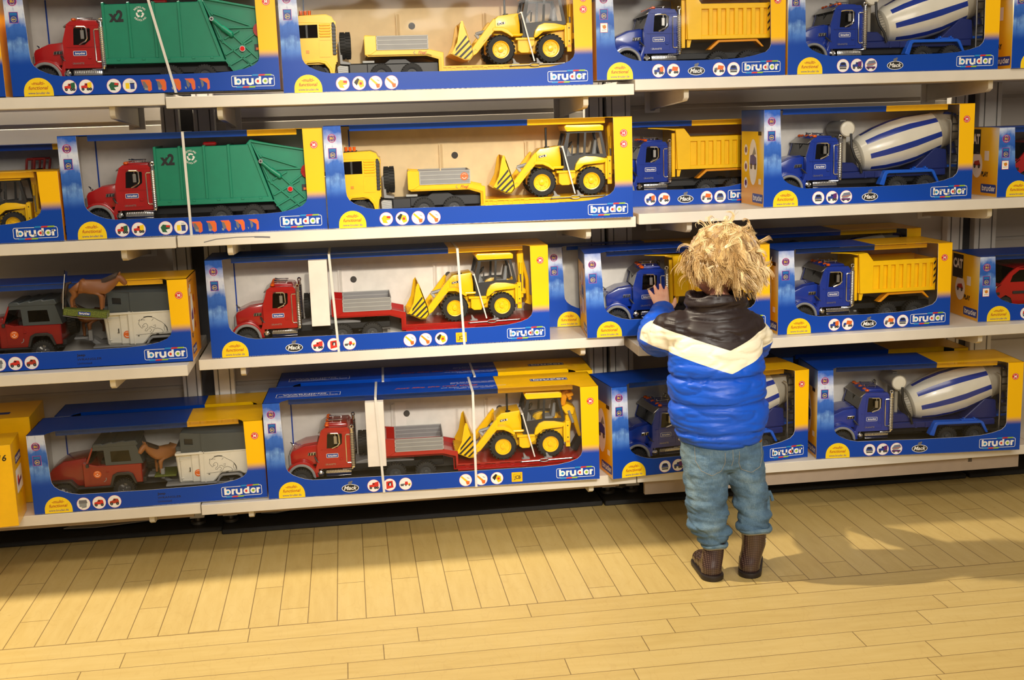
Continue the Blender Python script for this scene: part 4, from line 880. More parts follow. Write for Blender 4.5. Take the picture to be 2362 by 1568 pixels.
def euro_tractor(label):
    t = thing('toy_truck', (.17, .1, .0115), label, 'toy truck', 'toy trucks inside the cartons'); t['_c'] = tuple(ORG)
    Y = 'yellow_plastic'; c = MB(); y0, y1 = .031, .169
    o = [(.022, .045), (.020, .150), (.032, .182), (.048, .1895), (.114, .1915), (.128, .186), (.138, .166), (.135, .088), (.127, .040), (.1195, .040), (.1145, .060), (.104, .0715), (.090, .0745), (.062, .0735), (.048, .062), (.042, .045)]
    win = [(.040, .1345), (.042, .1665), (.0915, .1675), (.0915, .1350)]
    c.prism([o, win], y0, y0 + .006, Y); c.prism([o, win], y1 - .006, y1, Y)
    c.prism([(.032, .178), (.048, .1900), (.114, .1920), (.128, .186), (.135, .172), (.130, .168), (.04, .172)], y0 - .0006, y1 + .0006, Y, .0018)
    c.box(.132, .137, y0 + .003, y1 - .003, .075, .175, Y); c.box(.022, .134, y0 + .004, y1 - .004, .070, .075, Y); c.prism([(.020, .045), (.019, .132), (.024, .132), (.026, .045)], y0, y1, Y)
    c.prism([(.046, .062), (.056, .078), (.093, .080), (.110, .076), (.122, .058), (.127, .040), (.1195, .040), (.1145, .058), (.104, .0710), (.090, .0745), (.062, .0735), (.050, .060)], y0 - .004, y0 + .004, Y, .0012)
    for k in range(5): c.box(.0955, .1235, y0 - .0035, y0 + .002, .1365 + k * .0068, .1410 + k * .0068, Y, .0015)
    c.prism([[(.093, .088), (.0935, .1310), (.1235, .1310), (.122, .088)], [(.0945, .0895), (.095, .1295), (.122, .1295), (.1205, .0895)]], y0 - .0012, y0 + .001, Y); c.box(.060, .068, y0 - .0015, y0, .098, .105, 'yellow_dark_plastic')
    part('cab', c, t)
    g = MB(); g.prism([(.1265, .092), (.1275, .172), (.133, .172), (.137, .160), (.1345, .092)], y0 - .003, y0 + .004, 'black_plastic', .001)
    for k in range(9): g.box(.1265, .1365, y0 - .0045, y0 - .002, .095 + k * .0085, .0985 + k * .0085, 'frame_plastic')
    part('side_grille', g, t)
    g = MB(); g.prism(win, y0 + .0025, y0 + .0032, 'smoked'); g.box(.062, .067, y0 - .001, y0 + .002, .135, .167, 'black_plastic'); part('windows', g, t, 'smoked window panes')
    i = MB(); i.box(.07, .10, .05, .15, .075, .120, 'seat_grey', .003); i.box(.095, .103, .05, .15, .11, .16, 'black_plastic', .003); part('interior', i, t)
    g = MB(); g.box(.046, .078, .050, .15, .1895, .1925, 'black_plastic', .001)
    for xx in (.052, .0625, .073): g.cyl((xx, .062, .1925), (xx, .062, .2035), .0042, 'orange_lamp', n=12)
    g.cyl((.0625, .062, .190), (.0625, .062, .192), .012, 'black_plastic', n=16); part('beacon_bar', g, t, 'orange beacon lamps')
    g = MB(); g.prism([(.1365, .0395), (.1355, .0625), (.142, .066), (.163, .0635), (.163, .0395)], y0 - .002, y0 + .03, 'light_grey_plastic', .0015)
    for k in range(5): g.prism([(.138, .042 + k * .0045), (.138, .0435 + k * .0045), (.161, .0465 + k * .0045), (.161, .045 + k * .0045)], y0 - .0035, y0 - .0015, 'light_grey_plastic')
    part('step_tank', g, t, 'ribbed light grey tank')
    chassis(t, .135, .40, (.2455, .3235)); g = MB(); g.box(.165, .395, .060, .074, .045, .071, 'frame_plastic', .002); g.box(.165, .212, .036, .06, .043, .069, 'frame_plastic', .002); g.box(.2, .23, .05, .08, .071, .077, 'light_grey_plastic', .001); g.prism([(.25, .066), (.27, .080), (.31, .080), (.33, .066)], .06, .14, 'frame_plastic', .001); part('coupling_plate', g, t)
    wheel(t, .1585, .1165, .034, .075, .029, 'frame_plastic', name='spare_wheel', axis='x'); g = MB(); g.prism([(.143, .07), (.141, .125), (.148, .125), (.150, .078), (.17, .073), (.17, .068)], .05, .14, 'grey_plastic', .001); part('spare_bracket', g, t)
    for y_ in (y0 + .012, y1 - .012): wheel(t, .0825, .0395, .0285, y_, .024, 'grey_plastic')
    return t

def backhoe(label, folded=True):
    "front wheel centre at x=.633, z=.0875"
    t = thing('toy_backhoe_loader', (.70, .1, .0505), label, 'toy digger', 'toy backhoe loaders inside the cartons'); t['_c'] = tuple(ORG)
    Y = 'yellow_plastic'; y0, y1 = .034, .166
    for xx in (.633, .7636):
        for yy in (y0 + .012, y1 - .012): wheel(t, xx, .0872, .0372, yy, .027, 'yellow_plastic', offroad=True)
    b = MB()
    b.prism([(.614, .128), (.617, .160), (.632, .1735), (.684, .1795), (.688, .150), (.688, .120), (.640, .120)], .062, .138, Y, .002, seg=2)
    b.box(.60, .80, .070, .130, .078, .112, Y, .003); b.prism([(.678, .112), (.678, .084), (.686, .078), (.706, .078), (.712, .092), (.722, .098), (.722, .115)], y0 + .006, y0 + .03, Y, .001)
    b.box(.672, .722, y0 + .002, y0 + .03, .110, .116, Y, .001); b.cyl((.662, y0 + .02, .124), (.695, y0 + .02, .124), .004, Y, n=10)
    b.prism([(.736, .118), (.79, .134), (.803, .132), (.803, .098), (.790, .086), (.74, .094)], .05, .15, Y, .002)
    part('body', b, t)
    for yy in (y0 + .001, y1 - .025):
        f = MB(); f.prism([(.6125, .134), (.614, .1435), (.636, .1440), (.652, .138), (.668, .122), (.664, .1175), (.650, .127), (.636, .1335)], yy, yy + .024, Y, .0012); part('front_mudguard', f, t)
        f = MB(); f.prism([(.7195, .1180), (.7235, .133), (.733, .146), (.748, .1515), (.775, .1500), (.800, .1445), (.803, .138), (.797, .133), (.765, .131), (.744, .129), (.729, .117), (.723, .1145)], yy - .002, yy + .024, Y, .0014, seg=2); part('rear_mudguard', f, t)
    # cab
    c = MB(); K = 'frame_plastic'
    for yy in (y0 + .008, y1 - .012):
        c.prism([[(.694, .118), (.689, .160), (.703, .2165), (.792, .2170), (.806, .150), (.80, .146), (.75, .151), (.736, .146), (.722, .131), (.718, .112)],
                 [(.700, .150), (.7095, .2110), (.7475, .2115), (.7440, .156), (.70, .152)], [(.750, .157), (.753, .2115), (.7865, .2115), (.7965, .156)]], yy, yy + .004, K)
        c.prism([(.712, .156), (.716, .156), (.718, .180), (.7145, .180)], yy + .001, yy + .003, K)
    c.box(.700, .706, y0 + .01, y1 - .01, .2105, .2165, K); c.prism([(.689, .150), (.689, .160), (.703, .2160), (.706, .2160), (.692, .160), (.693, .150)], .096, .104, K); c.prism([(.788, .2160), (.792, .2160), (.806, .151), (.802, .151)], .05, .056, K); c.prism([(.788, .2160), (.792, .2160), (.806, .151), (.802, .151)], .144, .15, K)
    c.box(.69, .72, y0 + .01, y1 - .01, .112, .122, K); part('cab_frame', c, t, 'black cab frame')
    g = MB(); g.prism([(.70, .150), (.71, .21), (.79, .21), (.798, .155)], y0 + .0095, y0 + .0100, 'film'); part('cab_glass', g, t)
    s_ = MB(); s_.box(.752, .778, .075, .125, .146, .154, 'seat_grey', .003); s_.prism([(.772, .150), (.780, .192), (.787, .192), (.784, .150)], .078, .122, 'seat_grey', .003); s_.prism([(.695, .125), (.697, .168), (.708, .172), (.720, .150), (.742, .128)], .072, .128, 'seat_grey', .002); part('seat', s_, t, 'light grey seat')
    s_ = MB(); s_.tube([(.7165 + .006 * math.sin(R(a)), .1 + .015 * math.cos(R(a)), .1805 + .008 * math.sin(R(a))) for a in range(0, 360, 30)], .0016, 'black_plastic', 6, closed=True); s_.cyl((.709, .1, .170), (.7165, .1, .180), .002, 'black_plastic', n=8); s_.cyl((.7165, .085, .1805), (.7165, .115, .1805), .0013, 'black_plastic', n=6); part('steering_wheel', s_, t)
    r_ = MB(); r_.prism([(.6995, .2165), (.694, .229), (.700, .233), (.790, .232), (.798, .228), (.798, .2190), (.790, .2160)], y0 + .002, y1 - .002, Y, .0025, seg=2); r_.box(.70, .797, y0 - .001, y0 + .006, .2160, .2205, Y, .0012); part('roof', r_, t)
    e = MB(); e.cyl((.6500, .068, .172), (.6500, .068, .2275), .0028, 'black_plastic', n=10); e.cyl((.652, .07, .1735), (.652, .07, .1785), .007, 'black_plastic', n=14); part('exhaust_pipe', e, t)
    for yy in (y0 + .002, y1 - .012):
        a = MB(); a.prism([(.5545, .0780), (.5600, .0950), (.6105, .1580), (.6175, .1655), (.6215, .1610), (.6205, .1360), (.6140, .1300), (.5720, .0800), (.5640, .0745)], yy, yy + .010, Y, .0012); a.prism([(.566, .090), (.613, .150), (.615, .142), (.571, .086)], yy - .0015, yy + .001, Y); part('loader_arm', a, t)
    a = MB(); a.cyl((.572, .06, .128), (.600, .06, .135), .005, 'grey_plastic', n=10); a.cyl((.571, .06, .129), (.588, .06, .106), .0045, 'light_grey_plastic', n=10); a.cyl((.61, y0 + .004, .126), (.56, y0 + .004, .084), .0022, 'silver', n=8); a.box(.575, .583, y0 + .004, y1 - .004, .098, .104, Y); part('hydraulic_ram', a, t)
    # bucket
    k = MB(); pr = [(.5025, .0800), (.5135, .0745), (.5390, .0640), (.5520, .0645), (.5605, .0745), (.5580, .0920), (.5450, .1360), (.5345, .1600), (.5310, .1590), (.5300, .1210)]
    for yy in (y0 - .006, y1 + .003): k.prism([(.5040, .0785), (.5380, .0632), (.5520, .0632), (.5612, .0745), (.5590, .0930), (.5420, .1450), (.5345, .1600), (.5290, .1530), (.5200, .1080)], yy, yy + .003, Y, .0005)
    sh_o = [(.5025, .0795), (.5380, .0630), (.5520, .0630), (.5615, .0745), (.5590, .0930), (.5420, .1450), (.5345, .1600)]; sh_i = [(.5365, .1590), (.5390, .1450), (.5560, .0930), (.5585, .0755), (.5510, .0655), (.5385, .0655), (.5035, .0815)]
    k.prism(sh_o + sh_i, y0 - .006, y1 + .006, Y)
    for q in range(9): k.prism([(.5005, .0795), (.507, .0785), (.507, .0765)], y0 - .002 + q * .0162, y0 + .006 + q * .0162, Y)
    k.prism([(.5345, .1195), (.531, .160), (.5365, .160), (.542, .145), (.5560, .093)], y0 - .0058, y0 - .003, Y)
    part('bucket', k, t)
    k = MB(); yy = y0 - .0063
    for p in ([(.5115, .0765), (.5500, .1130), (.5520, .1085), (.5165, .0742)], [(.5230, .0715), (.5555, .1010), (.5575, .0960), (.5285, .0690)], [(.5345, .0665), (.5585, .0885), (.5590, .0830), (.5400, .0655)], [(.5165, .0925), (.5440, .1250), (.5460, .1200), (.5150, .0840)]): k.prism(p, yy, yy + .0005, 'black_plastic')
    part('bucket_stripes', k, t, 'black hazard stripes')
    k = MB(); sh = Sheet(k, (0, .0618, 0)); sh.poly([(.629, .1495), (.629, .1555), (.650, .1590), (.650, .1530)], 'ink_black', 0); sh.text('4CX', .6375, .1515, .0068, 'ink_white', 1, .02, rot=8); sh.rect(.6465, .1530, .6495, .1585, 'ink_white', 1); part('model_sticker', k, t)
    s_ = MB()
    for yy in (y0 - .003, y1 - .007): s_.box(.8055, .8175, yy, yy + .010, .0775, .1500, Y, .0012); s_.box(.8075, .8155, yy - .001, yy, .09, .095, 'yellow_dark_plastic'); s_.cyl((.8115, yy - .0008, .1375), (.8115, yy, .1375), .0018, 'black_plastic', n=8); s_.cyl((.8115, yy - .0008, .1045), (.8115, yy, .1045), .0018, 'black_plastic', n=8)
    s_.box(.8000, .8100, y0, y1, .09, .145, Y, .001); part('stabiliser', s_, t)
    m_ = MB()
    if folded:
        m_.prism([(.815, .100), (.8165, .170), (.8135, .222), (.8195, .236), (.829, .2355), (.832, .222), (.829, .100)], .075, .110, Y, .002); m_.prism([(.829, .225), (.846, .150), (.848, .090), (.838, .09), (.836, .15), (.824, .21)], .08, .105, Y, .0015); m_.cyl((.8215, .071, .168), (.823, .071, .200), .0042, Y, n=12); m_.cyl((.8225, .071, .120), (.8215, .071, .168), .0024, 'silver', n=10); m_.prism([(.815, .122), (.823, .112), (.836, .112), (.838, .122), (.83, .128)], .072, .112, Y, .001)
        m_.prism([(.832, .085), (.850, .078), (.858, .10), (.846, .108)], .078, .108, Y, .001)
    else:
        m_.prism([(.812, .106), (.812, .152), (.822, .175), (.833, .182), (.839, .174), (.856, .094), (.848, .092), (.830, .145), (.824, .106)], .075, .110, Y, .002); m_.prism([(.800, .179), (.817, .189), (.840, .176), (.834, .157), (.812, .160)], .068, .115, Y, .002); m_.cyl((.820, .070, .170), (.832, .070, .135), .0042, 'grey_plastic', n=10); m_.prism([(.800, .183), (.803, .221), (.818, .228), (.828, .214), (.832, .200), (.824, .196), (.818, .206), (.812, .183)], .075, .11, 'yellow_dark_plastic', .002); m_.prism([(.812, .218), (.832, .221), (.836, .212), (.82, .205)], .07, .115, 'yellow_dark_plastic', .001); m_.prism([(.846, .094), (.826, .06), (.842, .05), (.858, .08)], .078, .108, 'frame_plastic', .001)
    part('backhoe_arm', m_, t)
    w_ = MB(); w_.prism([(.6865, .1765), (.6900, .1765), (.7200, .0560), (.7165, .0555)], y0 - .0075, y0 - .0065, 'strap'); w_.prism([(.684, .176), (.6900, .1765), (.6900, .180), (.684, .179)], y0 - .0075, .10, 'strap'); part('tie_strap', w_, t, 'white tie strap')
    return t

def off_road_car(label, open_top=False):
    t = thing('toy_off_road_car', (.16, .1, .0115), label, 'toy car', 'red off-road cars inside the cartons'); t['_c'] = tuple(ORG)
    Rr = 'darkred_plastic'; y0, y1 = .036, .164; b = MB()
    b.prism([(.030, .062), (.032, .090), (.042, .104), (.072, .1225), (.132, .1290), (.132, .055), (.118, .0525), (.045, .058)], .052, .148, Rr, .005, seg=2)
    b.prism([(.122, .0525), (.122, .118), (.160, .1085), (.272, .1085), (.272, .0560), (.256, .0560), (.246, .075), (.236, .0800), (.208, .0800), (.198, .075), (.190, .0525)], y0 + .002, y1 - .002, Rr, .002)
    b.prism([[(.1385, .0590), (.1385, .1060), (.181, .1065), (.181, .0590)], [(.140, .0605), (.140, .1045), (.1795, .105), (.1795, .0605)]], y0 + .0008, y0 + .003, Rr)
    b.box(.180, .188, y0 - .0005, y0 + .003, .089, .093, Rr, .001)
    part('body', b, t)
    w_ = MB(); w_.prism([(.1295, .112), (.1495, .1585), (.1535, .1585), (.1345, .110)], y0 + .002, y0 + .007, Rr); w_.prism([(.1295, .112), (.1495, .1585), (.1535, .1585), (.1345, .110)], y1 - .007, y1 - .002, Rr); w_.prism([(.148, .154), (.1495, .159), (.154, .159), (.1525, .154)], y0 + .003, y1 - .003, Rr); part('windscreen_frame', w_, t)
    g = MB(); g.prism([(.132, .114), (.150, .157), (.151, .157), (.133, .113)], y0 + .006, y1 - .006, 'smoked'); part('windscreen', g, t)
    s_ = MB(); S_ = 'slate_plastic'
    for yy in (y0 + .002, y1 - .005):
        s_.prism([[(.1815, .1085), (.1790, .150), (.150, .150), (.152, .1600), (.262, .1600), (.277, .1085)], [(.196, .1165), (.1955, .1460), (.243, .1460), (.247, .1165)]], yy, yy + .003, S_)
    s_.prism([(.150, .157), (.153, .168), (.175, .1685), (.176, .165), (.200, .172), (.202, .168), (.232, .1735), (.234, .170), (.262, .1725), (.268, .160), (.262, .157)], y0 + .001, y1 - .001, S_, .002)
    s_.prism([(.262, .160), (.277, .1085), (.274, .1085), (.259, .160)], y0 + .003, y1 - .003, S_); part('soft_top', s_, t, 'dark grey soft top')
    g = MB(); g.prism([(.196, .1165), (.1955, .1460), (.243, .1460), (.247, .1165)], y0 + .003, y0 + .0035, 'smoked'); part('side_window', g, t)
    i = MB()
    for yy in (.055, .105): i.box(.165, .185, yy, yy + .035, .100, .118, 'black_plastic', .003); i.prism([(.182, .11), (.188, .142), (.194, .142), (.192, .11)], yy, yy + .035, 'seat_grey', .002)
    i.box(.134, .142, .05, .15, .105, .118, 'black_plastic', .002); part('seats', i, t)
    f = MB(); K = 'frame_plastic'
    f.prism([(.033, .0680), (.040, .0740), (.090, .0735), (.106, .0540), (.101, .0530), (.087, .0680), (.041, .0685), (.036, .064)], y0 - .004, y0 + .020, K, .001); f.prism([(.189, .0540), (.197, .0820), (.209, .0880), (.238, .0880), (.249, .0820), (.258, .0560), (.253, .0550), (.243, .0775), (.234, .0820), (.211, .0820), (.203, .0775), (.195, .0530)], y0 - .004, y0 + .016, K, .001)
    f.box(.102, .195, y0 - .001, y0 + .01, .0480, .0530, K, .001); f.box(.026, .034, .045, .155, .053, .062, K, .002); f.box(.268, .280, .05, .15, .052, .066, K, .001); f.box(.06, .27, .06, .14, .045, .056, K); f.box(.132, .139, y0 - .006, y0 + .002, .107, .116, K, .001); part('wheel_arches', f, t)
    for xx in (.0725, .2235):
        for yy in (y0 + .012, y1 - .012): wheel(t, xx, .0400, .0285, yy, .024, 'silver', spokes=True)
    wheel(t, .2895, .1010, .0285, .105, .022, 'frame_plastic', name='spare_wheel', axis='x', spokes=True)
    c = MB(); sh = Sheet(c, (0, y0 + .0003, 0)); sh.disc(.1585, .0865, .0100, 'ink_orange', 0); sh.ring(.1585, .0865, .0062, .0070, 'ink_white', 1, 40, 140); sh.ring(.1585, .0865, .0050, .0062, 'ink_white', 1, 200, 340); sh.disc(.1585, .0865, .0016, 'ink_white', 1, n=10); sh.ring(.172, .073, .007, .0085, 'seat_grey', 0, 280, 380); part('price_sticker', c, t, 'round orange sticker'); return t

def horse_trailer(label):
    t = thing('toy_horse_trailer', (.47, .1, .0115), label, 'toy trailer', 'toy horse trailers inside the cartons'); t['_c'] = tuple(ORG)
    y0, y1 = .034, .166; W_ = 'white_plastic'; b = MB()
    b.prism([(.3655, .0435), (.3595, .1180), (.3620, .1310), (.4300, .1310), (.4300, .0435)], y0 + .012, y1 - .012, W_, .003); b.prism([(.420, .0435), (.420, .129), (.555, .1280), (.555, .0620), (.536, .0590), (.525, .0670), (.476, .0670), (.462, .0500), (.455, .0435)], y0, y1, W_, .003)
    b.prism([(.398, .0435), (.398, .129), (.43, .129), (.43, .0435)], y0 + .006, y1 - .006, W_, .004); b.box(.4335, .4355, y0 - .0015, y0 + .004, .044, .129, W_)
    b.prism([(.360, .1215), (.360, .128), (.56, .128), (.56, .1245)], y0 - .0015, y1 + .0015, W_, .001)
    part('body', b, t)
    d = MB(); d.prism([(.3715, .0485), (.3705, .1135), (.4015, .1125), (.4030, .0470)], y0 + .0085, y0 + .013, W_, .001); d.prism([[(.3740, .0510), (.373, .1110), (.3995, .1100), (.4005, .0495)], [(.3750, .052), (.374, .110), (.3985, .109), (.3995, .0505)]], y0 + .0075, y0 + .0095, W_)
    for z_ in (.056, .105): d.box(.3705, .378, y0 + .0065, y0 + .0095, z_, z_ + .0035, W_, .0006)
    dd = part('door', d, t); h = MB(); h.box(.3945, .3965, y0 + .0055, y0 + .0085, .074, .086, 'ink_black', .0004); h.box(.392, .3945, y0 + .0065, y0 + .0085, .0745, .0765, 'silver'); part('handle', h, dd)
    r_ = MB(); S_ = 'slate_plastic'
    front = [(.3600, .1280), (.3600, .1500), (.3760, .1440)]
    r_.box(.3605, .382, y0 + .014, y1 - .014, .127, .143, S_, .003)
    poly = [(.3755, .1300), (.3755, .1780), (.3850, .1905), (.4400, .1930), (.57, .190), (.57, .130)]; win = [(.3860, .1500), (.3860, .1660), (.4080, .1640), (.4080, .1480)]
    r_.prism([[(.3755, .1290), (.3755, .1780), (.3790, .1830), (.4300, .1780), (.4300, .1280)], win], y0 + .004, y0 + .007, S_); r_.prism([(.4300, .1280), (.4300, .1780), (.57, .174), (.57, .1285)], y0 - .001, y0 + .007, S_)
    r_.prism([(.3765, .1300), (.3765, .1800), (.3850, .1905), (.4400, .1930), (.57, .190), (.57, .130)], y0 + .028, y1 - .028, S_, .002)
    r_.add([(.3790, y0 + .005, .1825), (.4300, y0 + .001, .1780), (.57, y0 + .001, .174), (.57, y0 + .03, .190), (.4400, y0 + .03, .1930), (.3850, y0 + .03, .1905)], [(0, 1, 4, 5), (1, 2, 3, 4)], S_); r_.box(.377, .57, y1 - .03, y1, .13, .178, S_, .003)
    part('roof', r_, t, 'dark slate grey roof'); w_ = MB(); w_.box(.384, .410, y0 + .009, y0 + .012, .146, .168, 'ink_black'); part('window', w_, t)
    g = MB(); G = 'grey_plastic'; g.prism([(.275, .0560), (.300, .0550), (.318, .0480), (.330, .0380), (.555, .0380), (.555, .0430), (.340, .0440), (.326, .0560), (.312, .0620), (.275, .0620)], .08, .12, G, .002); g.box(.330, .56, y0 + .002, y1 - .002, .0385, .0435, G, .001); g.box(.316, .326, .06, .075, .055, .082, G, .001); part('drawbar', g, t)
    g = MB(); g.prism([(.462 + 0, .044), (.4700, .0590), (.478, .0640), (.520, .0640), (.529, .0600), (.5360, .0470), (.5310, .0440), (.5240, .0560), (.516, .0590), (.482, .0590), (.474, .0540), (.468, .044)], y0 - .004, y0 + .012, G, .001); part('mudguard', g, t)
    for xx in (.483, .5175):
        for yy in (y0 + .01, y1 - .01): wheel(t, xx, .0325, .0170, yy, .016, 'frame_plastic')
    c = MB(); sh = Sheet(c, (0, y0 - .0002, 0)); K = 'ink_black'; q = lambda L: [(.447 + a * .0011, .0660 + b * .0011) for a, b in L]
    for L in ([(2, 34), (0, 28), (3, 22), (7, 17), (9, 19), (9, 23), (12, 27), (17, 28), (20, 24), (19, 18)], [(2, 34), (3, 39), (5, 36), (10, 40), (18, 43), (27, 43), (36, 40), (43, 35), (52, 30), (58, 24), (62, 14), (62, 5)], [(5, 36), (9, 37), (15, 36)], [(19, 18), (15, 15), (13, 11), (17, 10), (20, 14), (25, 16), (29, 12), (24, 8), (27, 5), (31, 8), (34, 14), (42, 16), (50, 13)], [(22, 18), (28, 20), (33, 17), (37, 18), (38, 24), (33, 22)], [(50, 13), (54, 8), (52, 3)], [(30, 34), (34, 38)], [(58, 22), (56, 16), (58, 8)], [(3, 37), (0, 35)], [(10, 20), (14, 22)]): sh.stroke(q(L), .0008, K, 0)
    for L in ([(12, 43), (22, 44.5), (32, 43.5)], [(58, 24), (63, 16), (64, 8)]): sh.stroke(q(L), .0016, K, 0)
    sh.stroke(q([(-8, 2), (66, 6)]), .0007, K, 0); sh.rect(*q([(-4, -1)])[0], *q([(0, 1)])[0], K, 0); sh.rect(*q([(38, 1.5)])[0], *q([(44, 3.5)])[0], K, 0); part('horse_drawing', c, t)
    c = MB(); sh = Sheet(c, (0, y0 + .0052, 0)); sh.disc(.4165, .0700, .0098, 'ink_orange', 0); sh.ring(.4165, .0700, .0060, .0068, 'ink_white', 1, 40, 140); sh.ring(.4165, .07, .0050, .0062, 'ink_white', 1, 200, 340); part('price_sticker', c, t, 'round orange sticker'); return t

def skin_mesh(vs, es, rs, sub=2, name='skin', root=0):
    me = bpy.data.meshes.new('t'); me.from_pydata([Vector(v) for v in vs], es, []); o = bpy.data.objects.new('t', me); C.objects.link(o)
    o.modifiers.new('s', 'SKIN'); me.skin_vertices or None
    for i, r_ in enumerate(rs):
        r_ = r_ if isinstance(r_, tuple) else (r_, r_); me.skin_vertices[0].data[i].radius = r_; me.skin_vertices[0].data[i].use_root = (i == root)
    if sub: m_ = o.modifiers.new('b', 'SUBSURF'); m_.levels = sub; m_.render_levels = sub
    bpy.context.view_layer.update(); r_ = bpy.data.meshes.new_from_object(o.evaluated_get(bpy.context.evaluated_depsgraph_get())); r_.name = name
    bpy.data.objects.remove(o); bpy.data.meshes.remove(me); return r_
def eval_mesh(o, name):
    bpy.context.view_layer.update(); r_ = bpy.data.meshes.new_from_object(o.evaluated_get(bpy.context.evaluated_depsgraph_get())); r_.name = name; r_.update(); return r_

def horse(label, face=1, mat='horse_brown', name='toy_horse'):
    "standing horse figure about .10 m tall, feet at z=0, facing +x (face=-1: -x)"
    f = face; t = thing(name, (0, 0, 0), label, 'toy horse', None); t['_c'] = (0, 0, 0)
    P_ = [(-.040 * f, 0, .066), (-.012 * f, 0, .062), (.020 * f, 0, .064), (.034 * f, 0, .072), (.049 * f, 0, .088), (.060 * f, 0, .0995), (.068 * f, 0, .0925), (.079 * f, 0, .078)]
    r_ = [(.0155, .0165), (.0155, .0160), (.0145, .0170), (.0110, .0160), (.0075, .0125), (.0070, .0100), (.0062, .0080), (.0048, .0055)]
    es = [(i, i + 1) for i in range(7)]; vs = list(P_); rs = list(r_)
    def leg(j, x, y, pts, rr):
        k = len(vs)
        for p in pts: vs.append((p[0] * f, y * p[2], p[1]))
        rs.extend(rr); es.append((j, k)); es.extend((k + i, k + i + 1) for i in range(len(pts) - 1))
    for s_ in (-1, 1):
        leg(0, 0, .0085 * s_, [(-.045, .050, 1), (-.040, .038, 1.1), (-.048, .026, 1.1), (-.046, .008, 1.1), (-.044, .002, 1.1)], [.0095, .0062, .0042, .0032, .0042])
        leg(2, 0, .0080 * s_, [(.022, .046, 1), (.023, .030, 1.1), (.0235, .016, 1.1), (.024, .006, 1.1), (.0245, .002, 1.1)], [.0075, .0048, .0040, .0030, .0042])
    ZS = .86; vs = [(v[0], v[1] * 1.15, v[2] * ZS) for v in vs]; rs = [(r_[0] * 1.2, r_[1] * 1.1) if isinstance(r_, tuple) else r_ * 1.15 for r_ in rs]
    me = skin_mesh(vs, es, rs, 2, 'horse_body', 1); me.materials.append(M[mat]); me.polygons.foreach_set('use_smooth', [True] * len(me.polygons))
    b = link('body', me, t); b['_c'] = (0, 0, 0); ZM = Matrix.Diagonal((1, 1, .86, 1))
    m_ = MB()
    for i in range(16): q = i / 15; x_, z_ = (.026 + .034 * q), (.083 + .022 * q); m_.tube([((x_ - .001) * f, 0, z_ + .001), ((x_ - .005) * f, -.002, z_ + .0045), ((x_ - .0055) * f, -.0085, z_ - .002), ((x_ - .006) * f, -.0105, z_ - .0085)], [.0030, .0032, .0024, .0006], 'horse_dark', 6, X=ZM)
    part('mane', m_, b); m_ = MB(); m_.tube([(-.052 * f, 0, .073), (-.061 * f, 0, .068), (-.066 * f, 0, .050), (-.070 * f, 0, .028), (-.073 * f, 0, .010)], [.003, .0045, .0062, .0055, .001], 'horse_dark', 10, X=ZM); part('tail', m_, b)
    m_ = MB()
    for s_ in (-1, 1): m_.lathe([(0, .0024), (.5, .0020), (1, .0003)], (.0605 * f, .0038 * s_, .1065), (.0620 * f, .0050 * s_, .1150), mat, 8, X=ZM)
    part('ears', m_, b); m_ = MB()
    for s_ in (-1, 1): m_.ball((.0680 * f, .0053 * s_, .0965), .0013, 'ink_black', 8, X=ZM); m_.ball((.0815 * f, .0026 * s_, .0775), .0009, 'ink_black', 6, X=ZM)
    part('eyes', m_, b)
    return t

def van(label):
    t = thing('toy_van', (.2, .1, .0115), label, 'toy van', 'red toy vans inside the cartons'); t['_c'] = tuple(ORG)
    y0, y1 = .034, .166; Rr = 'red_plastic'; b = MB()
    o = [(.036, .046), (.034, .068), (.040, .085), (.066, .1030), (.092, .133), (.112, .1480), (.15, .1540), (.40, .154), (.405, .046), (.104, .042), (.098, .060), (.082, .0690), (.066, .060), (.060, .044)]
    win = [(.094, .1060), (.1010, .1250), (.120, .1400), (.165, .142), (.165, .1060)]
    b.prism([o, win], y0, y0 + .006, Rr); b.prism([o, win], y1 - .006, y1, Rr)
    b.prism([(.034, .068), (.040, .085), (.066, .1030), (.072, .100), (.045, .080), (.040, .068)], y0, y1, Rr, .002); b.prism([(.106, .1435), (.112, .1480), (.15, .1540), (.40, .154), (.40, .148), (.15, .148)], y0, y1, Rr, .002); b.box(.034, .042, y0, y1, .046, .070, Rr, .003); part('body', b, t)
    g = MB(); g.prism([(.067, .103), (.093, .1335), (.108, .1440), (.110, .142), (.095, .131), (.070, .102)], y0 + .004, y1 - .004, 'smoked'); g.prism(win, y0 + .002, y0 + .003, 'smoked'); g.box(.10, .40, y0 + .01, y1 - .01, .046, .10, 'black_plastic'); part('windows', g, t)
    g = MB(); g.box(.102, .40, y0 - .003, y0 + .001, .072, .080, 'frame_plastic', .001); g.box(.034, .064, y0 - .002, y0 + .001, .070, .078, 'frame_plastic', .001); part('side_strip', g, t, 'black side strip')
    g = MB(); g.prism([(.040, .078), (.043, .088), (.056, .096), (.054, .084)], y0 - .001, y0 + .01, 'silver', .001); part('headlamp', g, t)
    for yy in (y0 + .012, y1 - .012): wheel(t, .082, .0385, .0255, yy, .022, 'grey_plastic')
    return t
